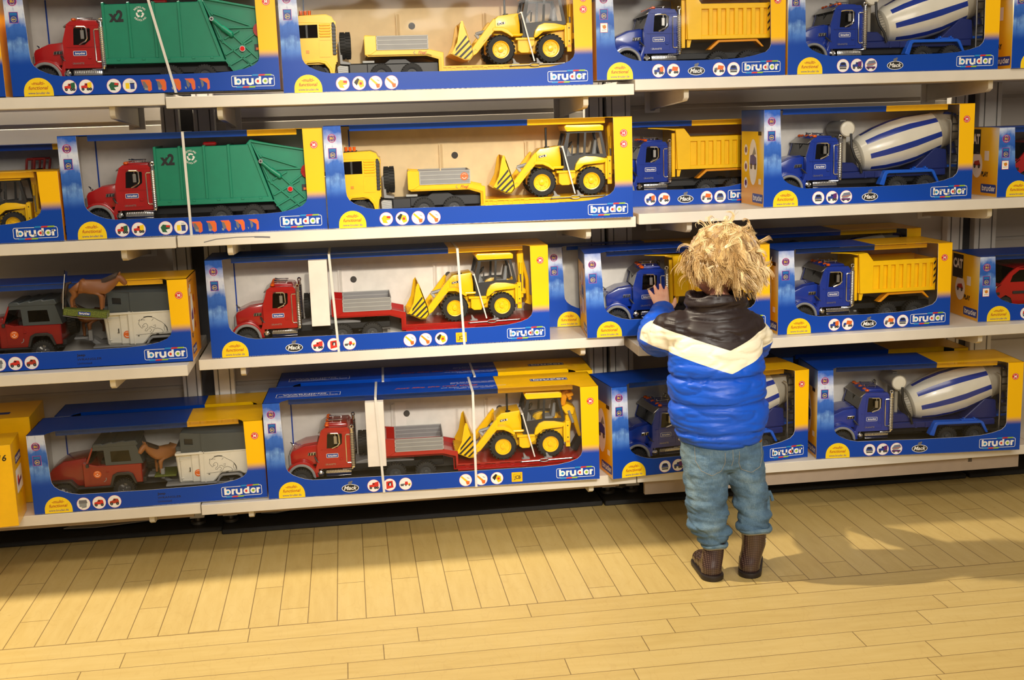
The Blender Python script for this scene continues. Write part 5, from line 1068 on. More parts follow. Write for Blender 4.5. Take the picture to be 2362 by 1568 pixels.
# ------------------------------------------------------------------ the child
def jacket_mat():
    t = NT('quilted_nylon'); a = t.n('ShaderNodeAttribute', attribute_name='panel'); o, xyz = t.obj(); h = a.outputs['Fac']
    blue = t.mix(t.noise(o, 9), srgb(8, 72, 182), srgb(14, 86, 204))
    c = t.mix(t.step(h, .5135, .5145), blue, srgb(238, 228, 200)); c = t.mix(t.step(h, .5675, .5685), c, srgb(38, 28, 28)); t.col(c)
    t.b.inputs['Roughness'].default_value = .46; t.b.inputs['Specular IOR Level'].default_value = .4
    n1 = t.noise(o, 20, 2, .5, (.8, .8, 2.6)); n2 = t.noise(o, 420, 2)
    t.bump(t.math('ADD', n1, t.math('MULTIPLY', n2, .015)), .5, .006); return t.m
def denim_mat():
    t = NT('denim'); o, xyz = t.obj(); n1 = t.noise(o, 14, 4); n2 = t.noise(o, 260, 3, .7, (3, 3, .35))
    fade = t.math('ADD', t.math('MULTIPLY', n1, .65), t.math('MULTIPLY', n2, .35))
    t.col(t.ramp(fade, [(.3, srgb(44, 66, 90)), (.5, srgb(78, 106, 128)), (.68, srgb(122, 144, 154))])); t.b.inputs['Roughness'].default_value = .85
    t.bump(t.math('ADD', t.noise(o, 24, 3, .6, (1, 1, 2.4)), t.math('MULTIPLY', n2, .12)), .6, .006); return t.m
def hair_mat():
    t = NT('blond_hair'); o, xyz = t.obj(); a = t.n('ShaderNodeAttribute', attribute_name='tone')
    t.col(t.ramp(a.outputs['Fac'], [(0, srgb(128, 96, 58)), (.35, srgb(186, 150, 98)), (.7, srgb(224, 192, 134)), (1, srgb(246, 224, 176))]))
    t.b.inputs['Roughness'].default_value = .38; t.b.inputs['Specular IOR Level'].default_value = .6; return t.m
def skin_mat():
    t = NT('child_skin'); o, xyz = t.obj(); t.col(t.mix(t.step(t.noise(o, 26, 2), .4, .7), srgb(240, 186, 158), srgb(228, 160, 134)))
    t.b.inputs['Roughness'].default_value = .5; t.b.inputs['Subsurface Weight'].default_value = .12; t.b.inputs['Subsurface Radius'].default_value = (.012, .005, .003); return t.m
def boot_mat():
    t = NT('boot_rubber'); o, xyz = t.obj()
    u = t.math('SINE', t.math('MULTIPLY', t.math('ADD', xyz[0], xyz[2]), 700.0)); v = t.math('SINE', t.math('MULTIPLY', t.math('SUBTRACT', xyz[0], xyz[2]), 700.0))
    d = t.step(t.math('MULTIPLY', u, v), .0, .5); t.col(t.mix(d, srgb(54, 36, 32), srgb(98, 76, 68))); t.b.inputs['Roughness'].default_value = .3; t.b.inputs['Coat Weight'].default_value = .3; return t.m
M['jacket'] = jacket_mat(); M['denim'] = denim_mat(); M['hair'] = hair_mat(); M['child_skin'] = skin_mat(); M['boot_rubber'] = boot_mat()

def loft(mb, rings, mat, n=28, cap=True):
    "rings: (cx, cy, cz, rx, ry[, tiltdir]) horizontal ellipses"
    vs = []
    for r_ in rings:
        for i in range(n): a = 2 * math.pi * i / n; vs.append((r_[0] + r_[3] * math.cos(a), r_[1] + r_[4] * math.sin(a), r_[2]))
    fs = [(j * n + i, j * n + (i + 1) % n, (j + 1) * n + (i + 1) % n, (j + 1) * n + i) for j in range(len(rings) - 1) for i in range(n)]
    if cap: fs += [tuple(reversed(range(n))), tuple(range((len(rings) - 1) * n, len(rings) * n))]
    mb.add(vs, fs, mat)
def fuse(mb, vox, smooth=6, name='m', fac=.5):
    me = mb.mesh('t'); o = bpy.data.objects.new('t', me); C.objects.link(o)
    m_ = o.modifiers.new('r', 'REMESH'); m_.mode = 'VOXEL'; m_.voxel_size = vox; m_.use_smooth_shade = True
    if smooth: s_ = o.modifiers.new('s', 'SMOOTH'); s_.iterations = smooth; s_.factor = fac
    r_ = eval_mesh(o, name); bpy.data.objects.remove(o); bpy.data.meshes.remove(me); r_.polygons.foreach_set('use_smooth', [True] * len(r_.polygons)); return r_
def shift(me, c):
    me.transform(Matrix.Translation(-Vector(c))); me.update()
def interp(st, z):
    for a, b in zip(st, st[1:]):
        if a[0] <= z <= b[0]: q = (z - a[0]) / (b[0] - a[0]); q = q * q * (3 - 2 * q); return [u + (v - u) * q for u, v in zip(a[1:], b[1:])]
    return list(st[-1][1:]) if z > st[-1][0] else list(st[0][1:])

FOOT = Vector((.882, -.34, 0))
HC = Vector((.905, -.262, .762)); HR = Matrix.Rotation(R(24), 3, 'Z') @ Matrix.Rotation(R(-10), 3, 'X')
def hp(x, y, z): return HC + HR @ Vector((x, y, z))      # head coordinates: face towards +y

def build_person():
    K = 'child_skin'; b = MB()
    # trunk, neck, limbs
    sk = [(.882, -.32, .33), (.880, -.315, .42), (.874, -.305, .53), (.880, -.295, .60), (.890, -.283, .655), (.898, -.272, .70),
          (.800, -.292, .600), (.760, -.270, .590), (.742, -.170, .552), (.800, -.055, .585), (.827, -.006, .600),
          (.950, -.290, .598), (.985, -.262, .575), (1.000, -.200, .515), (.975, -.115, .478), (.962, -.080, .470),
          (.838, -.322, .290), (.832, -.345, .165), (.847, -.374, .050), (.925, -.322, .290), (.945, -.345, .170), (.948, -.378, .050),
          (.842, -.345, .022), (.955, -.348, .022)]
    rr = [.070, .064, .066, .050, .031, .032, .030, .029, .024, .019, .015, .030, .029, .024, .018, .016, .042, .028, .018, .042, .028, .018, .015, .015]
    es = [(0, 1), (1, 2), (2, 3), (3, 4), (4, 5), (3, 6), (6, 7), (7, 8), (8, 9), (9, 10), (3, 11), (11, 12), (12, 13), (13, 14), (14, 15), (0, 16), (16, 17), (17, 18), (0, 19), (19, 20), (20, 21), (18, 22), (21, 23)]
    me = skin_mesh(sk, es, rr, 2, 'b'); b.add([tuple(v.co) for v in me.vertices], [tuple(p.vertices) for p in me.polygons], K); bpy.data.meshes.remove(me)
    # skull, face
    def blob(c, r_): m_ = MB(); m_.ball((0, 0, 0), r_, K, 24); b.add([hp(*(Vector(c) + v)) for v in m_.v], m_.f, K)
    blob((0, -.006, .012), (.070, .082, .074)); blob((0, .028, -.028), (.056, .050, .052)); blob((0, .040, -.058), (.030, .030, .022))
    for s_ in (-1, 1): blob((.036 * s_, .044, -.030), (.024, .024, .024))
    blob((0, .078, -.012), (.0085, .012, .0105)); blob((0, .074, -.002), (.006, .008, .014)); blob((0, .070, .030), (.045, .014, .026))
    blob((0, .0715, -.039), (.016, .0075, .0045)); blob((0, .0695, -.0465), (.013, .007, .0045))
    for s_ in (-1, 1):
        m_ = MB(); m_.tube([(.074 * s_, -.002 + .013 * math.cos(R(a)), -.012 + .019 * math.sin(R(a))) for a in range(0, 360, 24)], .0042, K, 8, closed=True); m_.ball((.070 * s_, 0, -.012), (.006, .012, .018), K, 12); b.add([hp(*v) for v in m_.v], m_.f, K)
    # hand flat against the window, seen from its back: u right, v up
    def hand(org, U, V, Nn, s_, curl=0.0):
        org, U, V, Nn = map(Vector, (org, U, V, Nn)); q = lambda u, v, n_: org + U * u * s_ + V * v + Nn * n_
        pm = MB(); pm.ball((0, 0, 0), (1, 1, 1), K, 18)
        b.add([q(v.x * .0225 * (1 + .12 * v.z), .024 + v.z * .0255, v.y * .0105) for v in pm.v], pm.f, K)
        b.add([q(v.x * .0165, .000 + v.z * .016, v.y * .0105) for v in pm.v], pm.f, K)
        for (u0, u1, ln, v0) in ((-.0165, -.0275, .026, .036), (-.0060, -.0110, .033, .042), (.0060, .0050, .0355, .043), (.0165, .0200, .031, .041)):
            pts = []
            for k in range(8): f = k / 7; pts.append(q(u0 + (u1 - u0) * f, v0 - .010 + (ln + .010) * f, -.001 + .0045 * math.sin(f * 3.0) * -1 + curl * f * f + .004 * f))
            b.tube(pts, [.0062, .0061, .0060, .0058, .0058, .0055, .0050, .0036], K, 10)
            b.ball(pts[-1], .0046, K, 8)
        pts = [q(.010, .006, 0), q(.022, .012, .001), q(.031, .018, .002), q(.0365, .027, .002), q(.0385, .036, .002)]
        b.tube(pts, [.0095, .0085, .0072, .0064, .0046], K, 10); b.ball(pts[-1], .0052, K, 8)
    hand((.829, .016, .600), (.975, -.20, 0), (-.03, .48, .877), (.19, .86, -.47), 1)
    hand((.958, -.068, .467), (-.97, 0, .1), (-.1, .92, -.3), (0, -.3, -.95), -1, .006)
    me = fuse(b, .0026, 3, 'person_body', .45); me.materials.clear(); me.materials.append(M[K]); shift(me, FOOT)
    p = link('person', me, None, FOOT); p['_c'] = tuple(FOOT)
    tag(p, 'small child with tousled blond hair, blue puffy jacket and jeans, touching a toy carton', 'person')
    # eyes, brows
    for s_ in (-1, 1):
        e = MB(); e.ball(hp(.027 * s_, .062, .004), .0098, 'ink_white', 14); e.ball(hp(.0275 * s_, .0692, .004), .0046, 'ink_blue', 10); e.ball(hp(.0275 * s_, .0722, .004), .0022, 'ink_black', 8); part('eye', e, p)
    e = MB(); e.tube([hp(.012 * k, .0785 - abs(k) * .0035, -.0425 + abs(k) * .001) for k in (-1.1, -.5, 0, .5, 1.1)], [.001, .0022, .0024, .0022, .001], 'ink_pink', 8); part('lips', e, p)
    # jacket
    j = MB(); st = [(.325, .882, -.318, .088, .078), (.338, .882, -.318, .104, .090), (.360, .880, -.316, .119, .098), (.42, .876, -.314, .121, .098), (.50, .873, -.310, .119, .096), (.56, .872, -.304, .117, .090), (.605, .874, -.298, .108, .080), (.640, .878, -.292, .088, .066), (.662, .880, -.288, .071, .058), (.672, .880, -.286, .067, .057)]
    rings = []; z = .325
    while z <= .672:
        cx, cy, rx, ry = interp(st, z); g = 1.0
        for zq, dp in ((.362, .085), (.432, .08), (.497, .08)): g -= dp * math.exp(-((z - zq) / .0048) ** 2)
        for z0, z1 in ((.362, .432), (.432, .497), (.497, .57)):
            if z0 < z < z1: g += .030 * math.sin(math.pi * (z - z0) / (z1 - z0))
        rings.append((cx, cy, z, rx * g, ry * g)); z += .0035
    loft(j, rings, 'jacket', 48)
    def sleeve(pts, rr):
        P2 = []; R2 = []
        for i in range(len(pts) - 1):
            for k in range(6): f = k / 6; P2.append(Vector(pts[i]).lerp(Vector(pts[i + 1]), f)); R2.append(rr[i] + (rr[i + 1] - rr[i]) * f)
        P2.append(Vector(pts[-1])); R2.append(rr[-1])
        R2 = [r_ * (1 + .035 * math.sin(i * 1.25)) if 4 < i < len(R2) - 5 else r_ for i, r_ in enumerate(R2)]
        j.tube(P2, R2, 'jacket', 28)
    sleeve([(.835, -.295, .598), (.790, -.290, .603), (.766, -.258, .590), (.757, -.195, .567), (.771, -.110, .566), (.806, -.040, .586), (.822, -.008, .600), (.8265, .004, .604)], [.040, .052, .051, .048, .046, .040, .034, .029])
    sleeve([(.915, -.295, .595), (.955, -.288, .595), (.986, -.262, .570), (.996, -.210, .530), (.988, -.150, .500), (.968, -.100, .480), (.960, -.078, .471)], [.040, .050, .046, .044, .041, .036, .030])
    # collar as a soft double roll
    for rr_, zz, w_ in ((.070, .672, .0105), (.069, .686, .0095)):
        j.tube([(.880 + rr_ * math.cos(R(a)), -.286 + rr_ * .82 * math.sin(R(a)), zz - .012 * math.sin(R(a)) * 0 + .004 * math.sin(R(a * 3))) for a in range(0, 360, 12)], w_, 'jacket', 10, closed=True)
    me = fuse(j, .0038, 5, 'jacket')
    NRM = [v.normal.copy() for v in me.vertices]
    for v in me.vertices:
        p_ = v.co; nz = noise.noise(Vector((p_.x * 14, p_.y * 14, p_.z * 36))) * .0050 - (1 - min(1, abs(noise.noise(Vector((p_.x * 13 + 5, p_.y * 13, p_.z * 52)))) * 5)) * .0030
        v.co = p_ + NRM[v.index] * nz
    at = me.attributes.new('panel', 'FLOAT', 'POINT'); vals = []
    for v in me.vertices:
        x, y, z = v.co
        h = z - .34 * abs(x - .882)
        if x > .90 and y > -.200: h = min(h, .500)
        if x < .86: h = min(h, .514 + max(-.05, (-.198 - y + (z - .59) * .25) * 1.6)) if y > -.262 else h
        vals.append(h)
    at.data.foreach_set('value', vals); me.materials.clear(); me.materials.append(M['jacket']); shift(me, FOOT); o = link('jacket', me, p, (0, 0, 0), 'puffy jacket, blue with black yoke and cream chevron'); o['_c'] = tuple(FOOT)
    # jeans
    q = MB()
    loft(q, [(.884, -.318, z, rx, ry) for z, rx, ry in ((.262, .096, .060), (.275, .101, .074), (.30, .103, .080), (.335, .102, .080), (.35, .098, .076))], 'denim', 40)
    def leg(st, ph):
        rings = []; z = st[0][0]
        while z <= st[-1][0]:
            cx, cy, rx, ry = interp(st, z); g = 1
            if z < .17: g += .055 * math.sin((z - st[0][0]) * (300 if ph == 0 else 210) + ph) * min(1, (.185 - z) * 14) * min(1, (z - st[0][0]) * 60)
            dx = .0045 * math.sin(z * 130 + ph) if z < .2 else 0
            rings.append((cx + dx, cy, z, rx * g, ry * g)); z += .0035
        loft(q, rings, 'denim', 32)
    leg([(.084, .848, -.374, .030, .031), (.095, .848, -.370, .037, .038), (.115, .839, -.362, .048, .046), (.15, .837, -.354, .051, .050), (.20, .838, -.345, .052, .054), (.25, .838, -.334, .054, .062), (.31, .842, -.324, .058, .068)], 0)
    leg([(.117, .950, -.378, .038, .037), (.13, .950, -.372, .040, .040), (.16, .950, -.358, .042, .044), (.20, .948, -.346, .045, .050), (.25, .938, -.334, .050, .060), (.31, .928, -.324, .056, .068)], 1.2)
    me = fuse(q, .0032, 4, 'jeans')
    NRM = [v.normal.copy() for v in me.vertices]
    for v in me.vertices:
        p_ = v.co; a = min(1, max(.35, (.24 - p_.z) * 9)); v.co = p_ + NRM[v.index] * ((noise.noise(Vector((p_.x * 16, p_.y * 16, p_.z * 58))) * .0075 - (1 - min(1, abs(noise.noise(Vector((p_.x * 11 + 3, p_.y * 11, p_.z * 44 + p_.x * 20)))) * 5)) * .0038) * a + noise.noise(Vector((p_.x * 60, p_.y * 60, p_.z * 90))) * .0014)
    me.materials.clear(); me.materials.append(M['denim']); shift(me, FOOT); jn = link('jeans', me, p, (0, 0, 0), 'faded blue jeans with rolled cuffs'); jn['_c'] = tuple(FOOT)
    def ell(cx, cy, z, rx, ry, n=36): return [(cx + rx * math.cos(2 * math.pi * i / n), cy + ry * math.sin(2 * math.pi * i / n), z + .002 * math.sin(6 * math.pi * i / n)) for i in range(n)]
    cu = MB(); cu.tube(ell(.848, -.3745, .0835, .0295, .031), .0052, 'denim', 8, closed=True); cu.tube(ell(.848, -.3745, .0785, .0290, .0305), .0026, 'thread', 6, closed=True); part('cuff', cu, jn)
    cu = MB(); cu.tube(ell(.950, -.378, .1175, .0375, .0372), .0058, 'denim', 8, closed=True); cu.tube(ell(.950, -.378, .1120, .0370, .0365), .0028, 'thread', 6, closed=True); part('cuff', cu, jn)
    from mathutils.bvhtree import BVHTree
    bv = BVHTree.FromPolygons([v.co + FOOT for v in me.vertices], [tuple(q_.vertices) for q_ in me.polygons])
    # pocket stitching, raised on the seat of the jeans
    def seat(x, z): # back surface of the pelvis
        h_ = bv.ray_cast(Vector((x, -.6, z)), Vector((0, 1, 0)))[0]; return h_.y if h_ else -.38
    for s_ in (-1, 1):
        cx = .886 + s_ * .050; pk = MB(); pts = [(cx - .034 * s_ * -1, .330), (cx + .034 * s_, .296), (cx + .024 * s_, .275), (cx, .264), (cx - .024 * s_, .272), (cx - .032 * s_, .290), (cx - .032 * s_, .330)]
        P3 = []
        for a, b_ in zip(pts, pts[1:]):
            for k in range(4): f = k / 4; P3.append((a[0] + (b_[0] - a[0]) * f, a[1] + (b_[1] - a[1]) * f))
        pk.tube([(x, seat(x, z) - .0006, z) for x, z in P3], .0005, 'thread', 5); part('pocket_stitching', pk, jn)
    sm = MB(); sm.tube([(x_, seat(x_, z_) - .0005, z_) for x_, z_ in ((.886, .345), (.887, .32), (.8885, .30), (.886, .285))], .0005, 'thread', 5); part('seat_seam', sm, jn)
    bt = MB(); bt.cyl((.966, -.366, .335), (.9665, -.3695, .335), .004, 'brass', n=12); part('rivet', bt, jn)
    fl = MB(); fl.prism([(.982, .205), (.990, .205), (.993, .150), (.990, .128), (.985, .128), (.984, .16)], -.372, -.366, 'denim', .001); fl.tube([(.990, -.369, .205), (.996, -.369, .192), (.999, -.369, .180)], .004, 'denim', 6); part('side_flap', fl, jn)
    # boots
    for k, (hx, hy, tx, ty, sx, sy, st_, r0) in enumerate(((.838, -.388, .842, -.288, .848, -.372, .104, .0285), (.935, -.388, .973, -.290, .949, -.376, .132, .0320))):
        bm_ = MB(); d = Vector((tx - hx, ty - hy, 0)); 
        loft(bm_, [(hx, hy + .004, .012, .0255, .0265), (hx, hy + .004, .03, .0255, .0265), ((hx + sx) / 2, (hy + sy) / 2 + .003, .05, .0265, .027), (sx, sy, .075, r0 - .003, r0 - .002), (sx, sy, st_, r0, r0)], 'boot_rubber', 30)
        for f, rx, rz in ((.22, .0265, .030), (.45, .0270, .026), (.68, .0285, .0225), (.86, .0275, .0200)):
            c_ = Vector((hx, hy, 0)) + d * f; bm_.ball((c_.x, c_.y, .010 + rz * .55), (rx, rx, rz * .95), 'boot_rubber', 20)
        me = fuse(bm_, .003, 5, 'boot'); c_ = Vector((hx, hy, 0))
        for v in me.vertices: v.co.z = max(v.co.z, .009)
        me.materials.clear(); me.materials.append(M['boot_rubber']); shift(me, c_); bo = link('boot', me, p, c_ - FOOT, 'brown patterned rubber boot'); bo['_c'] = tuple(c_)
        so = MB(); n_ = d.normalized(); sd = Vector((-n_.y, n_.x, 0)); out = []
        for a in range(0, 181, 15): out.append(Vector((hx, hy, 0)) - n_ * .030 * math.sin(R(a)) + sd * .0285 * math.cos(R(a)))
        for a in range(0, 181, 15): out.append(Vector((hx, hy, 0)) + d * .86 + n_ * .030 * math.sin(R(a)) - sd * .0300 * math.cos(R(a)))
        so.prism([(v.x, v.y) for v in out], .0005, .013, 'boot_sole', .0025, plane='xy', seg=2); part('sole', so, bo)
        if k == 1:
            tg = MB(); sh = Sheet(tg, (sx + r0 * .72, sy - r0 * .72, .088), (.7, .7, 0), (0, 0, 1), (.7, -.7, 0)); sh.rect(-.004, -.002, .004, -.0005, 'ink_white'); sh.rect(-.003, .002, -.0015, .008, 'ink_white'); sh.rect(-.0015, .0045, .0025, .0058, 'ink_white'); part('boot_print', tg, bo)
    # hair
    random.seed(21); hm = MB(); A = (.0765, .0885, .0805)
    m_ = MB(); m_.ball((0, 0, 0), A, 'hair', 30); keep = []
    for f in m_.f:
        c_ = sum((m_.v[i] for i in f), Vector()) / len(f)
        if not (c_.y > .030 and c_.z < .035) and not (c_.z < -.052): keep.append(f)
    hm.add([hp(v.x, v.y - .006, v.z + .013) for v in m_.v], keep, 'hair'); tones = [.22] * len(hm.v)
    for cl in range(820):
        while True:
            d = Vector((random.gauss(0, 1), random.gauss(0, 1), random.gauss(.25, 1))).normalized()
            if d.z < (-.86 if d.y < -.1 else -.45): continue
            if d.y > .42 and d.z < .35: continue
            if d.x < -.45 and d.z < -.30 and d.y > -.55: continue
            break
        tone = min(1, max(.05, random.gauss(.56, .27))); ln = random.uniform(.048, .076) * (.74 if d.z < -.25 else (1.0 if d.z < .3 else 1.08)); ph = noise.noise(d * 4.0) * 9; amp = random.uniform(14, 38)
        crown = Vector((.10, -.45, .88)).normalized(); tang = (d - crown * d.dot(crown)); tang = (tang - d * tang.dot(d)); tang = tang.normalized() if tang.length > .01 else Vector((1, 0, 0))
        fl = noise.noise_vector(d * 1.9 + Vector((3, 1, 7))); tang = (tang + fl * .75 + Vector((random.gauss(0, .14), random.gauss(0, .14), 0)) + Vector((0, 0, -.3))).normalized()
        curl = noise.noise(d * 2.6 + Vector((9, 2, 4))) * 46 + random.gauss(0, 5); lift = random.uniform(.08, .55) if random.random() < .84 else random.uniform(.9, 2.2)
        for s_ in range(15):
            dd = (d + Vector((random.gauss(0, .035), random.gauss(0, .035), random.gauss(0, .035)))).normalized(); p0 = Vector((dd.x * A[0], dd.y * A[1], dd.z * A[2])) + Vector((0, -.006, .013)); v = (tang + dd * lift).normalized(); pts = [p0]
            n_ = 12; h = ln * random.uniform(.8, 1.15) / n_
            for k in range(n_):
                rad = pts[-1] - Vector((0, -.006, .013)); out = rad.normalized()
                v = (Matrix.Rotation(R(curl * (.3 + k / n_) * .6 + amp * math.cos(k * 1.15 + ph)), 3, out) @ v); v = (v + Vector((0, 0, -.20)) - out * .13 * lift + Vector((random.gauss(0, .025), random.gauss(0, .025), random.gauss(0, .025)))).normalized()
                nx = pts[-1] + v * h; e = math.sqrt((nx.x / (A[0] + .003)) ** 2 + ((nx.y + .006) / (A[1] + .003)) ** 2 + ((nx.z - .013) / (A[2] + .003)) ** 2)
                if e < 1: nx = (nx - Vector((0, -.006, .013))) / e + Vector((0, -.006, .013))
                pts.append(nx)
            w_ = random.uniform(.00035, .0008); hm.tube([hp(*q_) for q_ in pts], [w_ * 1.1] + [w_ * (1.25 - .95 * (k / n_) ** 2) for k in range(n_)], 'hair', 3, cap=False)
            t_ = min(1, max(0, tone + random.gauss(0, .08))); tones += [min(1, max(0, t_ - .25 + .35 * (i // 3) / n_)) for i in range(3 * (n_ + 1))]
    for cl in range(105):      # loose curls standing off the head
        d = Vector((random.gauss(0, 1), random.gauss(-.1, .9), random.gauss(.35, .8))).normalized()
        if d.y > .5 or d.z < -.45: continue
        tone = random.uniform(.45, 1.0); tang = (d.cross(Vector((random.gauss(0, 1), random.gauss(0, 1), random.gauss(0, 1))))).normalized(); ax = (tang.cross(d) + d * random.gauss(0, .5)).normalized()
        bend = random.choice((-1, 1)) * random.uniform(8, 22); h = random.uniform(.0034, .0056); lf = random.uniform(.2, .8)
        for s_ in range(random.randint(5, 14)):
            dd = (d + Vector((random.gauss(0, .03), random.gauss(0, .03), random.gauss(0, .03)))).normalized(); pts = [Vector((dd.x * A[0], dd.y * A[1], dd.z * A[2])) + Vector((0, -.006, .013)) + dd * .004]; v = (tang + dd * lf).normalized()
            for k in range(12):
                v = Matrix.Rotation(R(bend * (.7 + .06 * k)), 3, ax) @ v; v = (v + Vector((random.gauss(0, .02), random.gauss(0, .02), random.gauss(0, .02) - .03))).normalized(); nx = pts[-1] + v * h
                g_ = math.sqrt((nx.x / (A[0] + .006)) ** 2 + ((nx.y + .006) / (A[1] + .006)) ** 2 + ((nx.z - .013) / (A[2] + .006)) ** 2)
                if g_ < 1: nx = (nx - Vector((0, -.006, .013))) / g_ + Vector((0, -.006, .013))
                pts.append(nx)
            w_ = random.uniform(.0003, .0007); hm.tube([hp(*q_) for q_ in pts], [w_ * (1.2 - .9 * (k / 12) ** 2) for k in range(13)], 'hair', 3, cap=False)
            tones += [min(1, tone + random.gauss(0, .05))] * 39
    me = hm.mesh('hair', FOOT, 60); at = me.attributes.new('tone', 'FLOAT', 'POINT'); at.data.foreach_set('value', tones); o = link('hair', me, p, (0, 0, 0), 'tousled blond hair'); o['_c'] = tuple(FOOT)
    return p
build_person()
# ------------------------------------------------------------------ cartons on the shelves
def pc(*a): return a
REDL = 'on the'
PG = [(.1338, 'truck', 'ink_red', 'ink_dkgreen'), (.1730, 'truck', 'ink_red', 'ink_yellow'), (.2383, 'wedge', 'ink_dkgreen', 'ink_red'), (.2759, 'bins', '', ''), (.3161, 'step', 0, ''), (.351, 'step', 1, ''), (.386, 'step', 2, ''), (.4205, 'step', 3, ''), (.4553, 'step', 4, '')]
PM = [(.1467, 'wedge', 'yellow_card', 'ink_red'), (.1875, 'digger', '', 'yellow_card'), (.2283, 'arm', '', 'yellow_card'), (.2685, 'arm', 'x', 'yellow_dark_plastic')]
PL = [(.278, 'truck', 'ink_red', 'ink_red'), (.3205, 'cab', 'ink_red', ''), (.3629, 'lorry', 'ink_red', 'yellow_card'), (.5246, 'arm', '', 'yellow_card'), (.567, 'arm', 'x', 'yellow_dark_plastic'), (.6098, 'digger', '', 'yellow_card')]
PD = [(.1639, 'truck', 'ink_blue', 'ink_orange'), (.2035, 'tip', 'ink_blue', 'ink_orange'), (.3265, 'tip', 'ink_grey', 'ink_orange'), (.3658, 'front', 'ink_blue', 'ink_grey')]
PX = [(.1524, 'front', 'ink_blue', 'ink_grey'), (.191, 'truck', 'ink_blue', 'ink_purple'), (.2302, 'mix', '', '')]
PW = [(.1242, 'box', '', ''), (.1635, 'car', 'ink_red', ''), (.2024, 'car', 'ink_darkred', '')]
JCB = ('digger_badge', m_jcb, .6644, .0205); CAR = ('car_lettering', m_car, .345, .022)
def GB(k, x, y, z, a, l, st, **kw): return toy_box(k, x, y, z, a, .639, .255, l, xo=.187, age='4+', pics=PG, straps=st, **kw)
def MBx(k, x, y, z, a, l, **kw): return toy_box(k, x, y, z, a, .787, .2587, l, xo=.267, liner='cream_card', marks=('H', 'M'), pics=PM, **kw)
def LB(k, x, y, z, a, W, l, st, **kw): return toy_box(k, x, y, z, a, W, .262, l, xo=.268, pics=PL, oval=.2157, extra=JCB, spacer=True, straps=st, **kw)
def DB(k, x, y, z, a, l, **kw): return toy_box(k, x, y, z, a, .507, .234, l, xo=.213, rp=.042, pics=PD, oval=.2652, **kw)
def XB(k, x, y, z, a, l, **kw): return toy_box(k, x, y, z, a, .589, .257, l, xo=.235, rp=.044, age='4+', pics=PX, oval=.2977, **kw)
def WB(k, x, y, z, a, l, **kw): return toy_box(k, x, y, z, a, .595, .213, l, xo=.197, pics=PW, extra=CAR, **kw)

GB('G1', -.786, .020, 1.2138, 0, 'carton with a green garbage truck, top row left', ((.385, .33, ''),))
GB('G2', -.6904, .004, .8625, .0167, 'carton with a green garbage truck, second row from the top', ((.300, .298, ''),))
MBx('M1', -.1393, .0155, 1.2042, .001, 'long carton with yellow lorry and backhoe loader, top row')
MBx('M2', -.0485, .002, .8628, -.042, 'long carton with yellow lorry and backhoe loader, second row')
LB('L3', -.376, .1066, .5244, -.0033, .909, 'long carton with red lorry and yellow digger, third row', ((.333, .322, ''), (.672, .663, '')))
LB('L4', -.2485, .0285, .1502, -.0382, .891, 'long carton with red lorry and yellow digger, front of bottom row', ((.305, .295, ''), (.553, .553, '')), toptext=True)
LB('L4b', -.222, .222, .1502, -.030, .891, 'long carton standing behind the bottom row carton with the red lorry', ((.295, .295, ''), (.553, .553, '')), toptext=True, full=False)
DB('D1', .6595, .022, 1.2150, -.004, 'dump truck carton on the top row, raised a little, left of a mixer carton', art=True, side='none')
DB('D2', .679, .195, .8701, -.010, 'dump truck carton on the second row, half hidden between two nearer cartons', side='none')
DB('D3L', .634, .086, .5250, -.10, 'dump truck carton the child is touching, third row', tilt=.018)
DB('D3R', 1.158, .030, .5141, .010, 'dump truck carton right of the child, third row')
DB('D3b', .560, .286, .5250, -.02, 'blue-fronted carton wedged behind, between red lorry carton and touched carton', D=.085, side='none')
XB('X1', 1.171, .014, 1.2150, -.0122, 'mixer truck carton on the top row near the right edge', side='none')
XB('X2', 1.1011, -.005, .8701, -.0085, 'mixer truck carton on the second row, its yellow side showing')
XB('X3b', 1.085, .232, .5141, .01, 'mixer truck carton standing behind the dump truck carton, third row', side='none')
XB('X4L', .676, -.018, .1505, .125, 'mixer truck carton on the bottom row, half hidden behind the child')
XB('X4R', 1.276, .030, .1505, -.085, 'mixer truck carton on the bottom row, right of the child', toptext=False)
XB('X4b', 1.234, .222, .1505, -.02, 'mixer truck carton behind the right one of the bottom row, only its top showing', side='none', full=False)
WB('W3', -1.0045, -.010, .5428, 0, 'carton with horse trailer, third row, a horse figure hung on its front', side='none')
WB('W4', -.848, .036, .1519, .012, 'horse trailer carton at the front of the bottom row', side='none')
WB('W4b', -.823, .226, .1519, .01, 'horse trailer carton behind, bottom row, only its upper edge showing', side='none', full=False, D=.148)
toy_box('A1', -1.39, .010, 1.2138, 0, .590, .25, 'carton cut off by the left edge of the photo, top row', pics=(), side='none')
toy_box('A2', -1.23, -.010, .8625, .01, .535, .172, 'low carton with a yellow digger at the left edge, second row', xo=.18, pics=(), marks=(), side='none')
toy_box('A2b', -1.20, .215, .8625, .0, .60, .235, 'taller carton behind the yellow digger carton, red frame showing in it', xo=.16, side='none')
toy_box('C1', 1.792, -.005, 1.2150, -.01, .50, .25, 'carton with an orange side at the right edge, top row', side='cat')
toy_box('C2', 1.7686, -.002, .8701, -.03, .55, .190, 'red van carton at the right edge, second row', side='cat', art=True)
toy_box('C3', 1.7584, .050, .5141, -.05, .55, .187, 'red van carton at the right edge, third row', side='cat', art=True, pics=[(.142, 'front', 'ink_red', 'ink_grey'), (.178, 'car', 'ink_red', '')])

